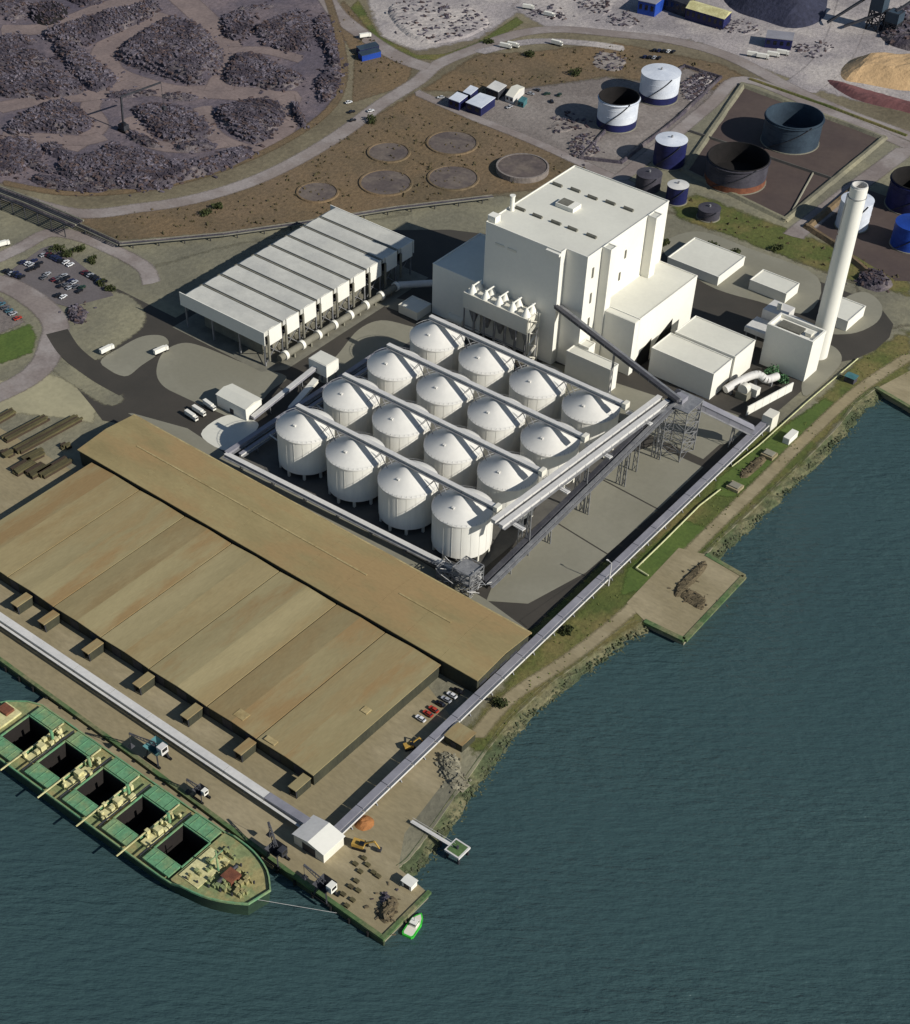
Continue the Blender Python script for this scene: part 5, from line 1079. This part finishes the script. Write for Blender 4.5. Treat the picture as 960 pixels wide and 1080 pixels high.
for col, a, b_ in sorted(lot, key=lambda l: l[1]):
    k = cnt[col] = cnt.get(col, 0)+1
    lab = f'{names[col]} car in the left car park' + (f', {ORD[k-1]} {names[col]} one from the left' if tot[col] > 1 else ', the only one of its colour')
    car(col, a/S, 250+b_/S, R(90+rng.normal(0, 3)), lab, 'cars in the left car park')
for k, (col, px, py) in enumerate((('teal', 2, 322), ('grey', 6, 326), ('teal', 10, 329), ('silver', 14, 332), ('red', 19, 337))):
    car(col, px, py, R(80), f'{names[col]} car parked at the left edge beside the green bank, {ORD[k]} from the left', 'cars at the left edge')
for k, (col, a, b_) in enumerate((('white', 650, 532), ('red', 671, 518), ('red', 687, 506), ('black', 705, 490), ('silver', 722, 478), ('white', 738, 466), ('black', 755, 454))):
    car(col, 200+a/2.667, 560+b_/2.667, R(180+rng.normal(0, 4)), f'{names[col]} car parked beside the warehouse end, {ORD[k]} from the near end', 'cars beside the warehouse end')
for k, (col, px, py) in enumerate((('white', 368, 109), ('black', 372, 128), ('white', 391, 118), ('black', 371, 119))):
    car(col, px, py, R(70), f'{names[col]} vehicle {["north of", "south of", "right of", "on"][k]} the curved road near the scrub field', 'vehicles on the curved road')
for k in range(9):
    car(['black', 'navy', 'black', 'white', 'black', 'navy', 'black', 'silver', 'black'][k], 690+(k % 5)*5+(k//5)*-10, 54+(k//5)*7+(k % 5)*.4, R(95), f'distant car beyond the pair of tanks, {ORD[k % 5]} from the left in the {["upper", "lower"][k//5]} row', 'distant cars beyond the tanks')
for k, (px, py, col) in enumerate(((560, 100, 'silver'), (577, 100, 'green'), (590, 101, 'green'), (582, 108, 'black'), (567, 96, 'grey'), (465, 104, 'white'), (537, 114, 'silver'))):
    car(col, px, py, R(20+40*k), f'{names[col]} vehicle in the gravel yard, {ORD[k]} listed from the far corner', 'vehicles in the gravel yard')
def make_truck(cabm, boxm):
    t = thing('lorry', 'lorry', 'lorry'); t['_w'] = (0, 0, 0)
    MB().box(-7, 3, -1.25, 1.25, 1.2, 3.9).build('trailer', boxm, t); MB().box(3.4, 5.6, -1.2, 1.2, .9, 3.4).build('cab', cabm, t); MB().box(5.3, 5.65, -1.1, 1.1, 2.1, 3.1).build('windscreen', glassd, t); MB().box(-7, 5, -.5, .5, .8, 1.15).build('chassis', dsteel, t)
    for x in (-6, -4.8, -3.6, 2.6, 4.8):
        for s_ in (-1.05, 1.05): MB().pipe((x, s_-.2, .5), (x, s_+.2, .5), .5, 10).build('wheel', tyre, t)
    return t
tp = None
for k, (px, py, rz, lab) in enumerate(((114, 371, 85, 'white lorry on the plant road left of the oval pad'), (171, 372, 80, 'white lorry at the right end of the oval pad'), (203, 442, -6, 'left lorry of the three parked near the white round pad'), (211, 437, -4, 'middle lorry of the three parked near the white round pad'), (222, 431, -8, 'right lorry of the three parked near the white round pad'), (534, 51, 15, 'far lorry on the pale lay-by near the road junction'), (542, 50, 15, 'second far lorry on the pale lay-by near the road junction'), (588, 48, 10, 'far lorry on the road east of the lay-by'), (795, 60, 20, 'far lorry, left of four on the pale ground'), (805, 62, 20, 'far lorry, second of four on the pale ground'), (816, 60, 20, 'far lorry, third of four on the pale ground'), (826, 58, 20, 'far lorry, right of four on the pale ground'), (580, 18, 10, 'far lorry at the top centre beside the verge'), (558, 10, 20, 'second far lorry at the top centre beside the verge'), (386, 40, 60, 'lorry in the road fork at the top'), (4, 260, 70, 'lorry at the left edge above the car park'))):
    x, y, _ = P(px, py); loc = (x, y, .22)
    if tp is None: tp = make_truck(clad, clad); t = tp; t.location = loc; t.rotation_euler = (0, 0, R(rz)); t['label'] = lab
    else: t = copy_tree(tp, loc, R(rz), lab)
    t['group'] = 'lorries about the site'; t.scale = (.62, .72, .75)
# timber stacks at the left
for k, (p, q, w_, n_) in enumerate((((3, 466), (50, 441), 4, 4), ((16, 478), (84, 441), 5, 5), ((-12, 450), (16, 434), 4, 4), ((2, 482), (14, 476), 5, 3), ((12, 500), (36, 486), 6, 3), ((28, 503), (50, 490), 6, 3), ((40, 504), (74, 484), 5, 3), ((64, 474), (74, 469), 4, 3), ((24, 487), (46, 476), 5, 2))):
    a, b_ = Vector(P(*p)), Vector(P(*q)); d = (b_-a).normalized(); s_ = Vector((-d.y, d.x, 0)); t = thing('timber_stack', f'dark stack of long timber at the left edge, {ORD[k]} of nine', 'timber', a.to_tuple(), 'timber stacks left of the warehouses')
    for i in range(n_):
        for z in range(2): e = rng.uniform(0, 2); MB().beam(a+d*e+s_*(i-n_/2)*w_/n_+Vector((0, 0, .5+z)), b_-d*rng.uniform(0, 2)+s_*(i-n_/2)*w_/n_+Vector((0, 0, .5+z)), w_/n_*.86, .9).build('timber_pack', stackm if (i+z) % 3 else bark, t)

# ------------------------------------------------------------------ vegetation
def leafcloud(m, c, r, n, s):
    for k in range(n):
        u = rng.normal(0, 1, 3); u /= np.linalg.norm(u)+1e-6; rr = r*rng.uniform(.55, 1)**.6*(1+.25*math.sin(u[0]*5+u[1]*7+c[0]))
        p = Vector((c[0]+u[0]*rr, c[1]+u[1]*rr, max(.1, c[2]+u[2]*rr*.7))); a = Vector(rng.normal(0, 1, 3)).normalized(); b_ = a.orthogonal().normalized()*s*rng.uniform(.6, 1.3); cc = a.cross(b_)
        m.add([p-b_, p+cc*.7, p+b_, p-cc*.7], [(0, 1, 2, 3)])
bushes = [(62, 264, 3.2, 'at the top edge of the left car park'), (72, 270, 3.6, 'beside the row of cars in the left car park'), (98, 277, 2.4, 'on the verge right of the left car park'), (82, 264, 3, 'between car park and pipe rack'), (115, 306, 2.6, 'at the lower right corner of the left car park'), (106, 300, 2.2, 'near the lower right corner of the left car park'), (392, 128, 3.4, 'beside the curved road above the scrub field'), (228, 219, 2.6, 'on the scrub field left of the foundations'), (216, 226, 3, 'on the scrub field near the pipe rack'), (700, 258, 2.6, 'on the verge behind the boiler house'), (752, 262, 3, 'on the verge behind the large white building'), (772, 268, 3.4, 'on the verge right of the large white building'), (820, 262, 2.8, 'on the verge below the bund'), (600, 666, 2, 'on the grass beside the river conveyor'), (530, 742, 2.6, 'on the bank above the hut'), (607, 78, 3.6, 'on the scrub behind the gravel yard'), (560, 60, 3.2, 'on the scrub near the lay-by'), (516, 45, 2.6, 'beside the road junction at the top')]
for px, py, r, where in bushes:
    x, y, _ = P(px, py); t = thing('bush', 'dark green bush '+where, 'bush', (x, y, 0), 'bushes about the site'); m = MB()
    for k in range(4): leafcloud(m, (x+rng.normal(0, r*.45), y+rng.normal(0, r*.45), r*rng.uniform(.3, .6)), r*rng.uniform(.5, .8), 90, .5)
    m.build('foliage', bush_m, t); s_ = MB()
    for k in range(4): s_.beam((x, y, 0), (x+rng.normal(0, r*.4), y+rng.normal(0, r*.4), r*.8), .18)
    s_.build('stems', bark, t)
x, y = 55, 174.5; t = thing('shrub', 'light green shrub thicket between white sheds and filter house', 'shrub', (x, y, 0)); lm = M('light_leaves', (86, 122, 84), (60, 96, 62), s=.5, fine=.3)
for k in range(7):
    m = MB(); leafcloud(m, (x+rng.uniform(-6, 6), y+rng.uniform(-3, 3), rng.uniform(1.2, 3)), rng.uniform(1.8, 3), 120, .6); m.build('crown', lm, t)
s_ = MB()
for k in range(6): s_.beam((x, y, 0), (x+rng.normal(0, 3), y+rng.normal(0, 2.4), 2.6), .2)
s_.build('stems', bark, t)
heap('rubble_heap', 'brown rubble beside the bent duct near the white sheds', [(757, 402), (770, 396), (780, 402), (772, 412), (760, 411)], 2, heapb, chip=chipb, nchip=70, cs=(.6, 1.8), cell=1.2)
def tufts(name, label, polys, dens, smin, smax, mat):
    m = MB()
    for px in polys:
        pts = [P(*p)[:2] for p in px]; xs = [p[0] for p in pts]; ys = [p[1] for p in pts]; A = (max(xs)-min(xs))*(max(ys)-min(ys)); n_ = int(A*dens)
        X = rng.uniform(min(xs), max(xs), n_); Y = rng.uniform(min(ys), max(ys), n_); ok, d = inside(pts, X, Y); ok &= fnoise(X*1.3, Y*1.3) > -.15
        for x, y in zip(X[ok], Y[ok]):
            s_ = rng.uniform(smin, smax); h = s_*rng.uniform(.5, 1.1); a = rng.uniform(0, 6.28); v = [(x+s_*math.cos(a+k*2.094), y+s_*math.sin(a+k*2.094), 0.05) for k in range(3)]+[(x+rng.normal(0, s_*.3), y+rng.normal(0, s_*.3), h+.3)]
            m.add(v, [(0, 1, 3), (1, 2, 3), (2, 0, 3)])
    return tag(m.build(name, mat), label, 'scrub', kind='stuff')
tufts('scrub_tufts', 'brown scrub tufts on the rough ground', [[(90, 228), (200, 216), (300, 182), (370, 141), (436, 102), (630, 182), (520, 202), (400, 218), (235, 243), (125, 252)], [(362, 5), (355, 20), (374, 60), (372, 105), (425, 88), (432, 70), (405, 52)], [(450, 95), (505, 60), (560, 57), (650, 48), (755, 70), (640, 80), (520, 97)], [(712, 212), (735, 206), (805, 233), (900, 268), (958, 292), (905, 296), (762, 244)]], .035, .35, 1.3, tuft_m)
tufts('grass_tufts', 'grass tufts on the riverside bank', [[(570, 690), (655, 612), (655, 650), (625, 686), (580, 719), (540, 755), (515, 788), (500, 790)], [(760, 505), (850, 445), (905, 385), (958, 350), (958, 395), (905, 420), (850, 482), (778, 552), (745, 582), (735, 560)]], .07, .2, .55, M('grass_blades', (96, 100, 50), (76, 84, 42), s=.3, fine=.3))
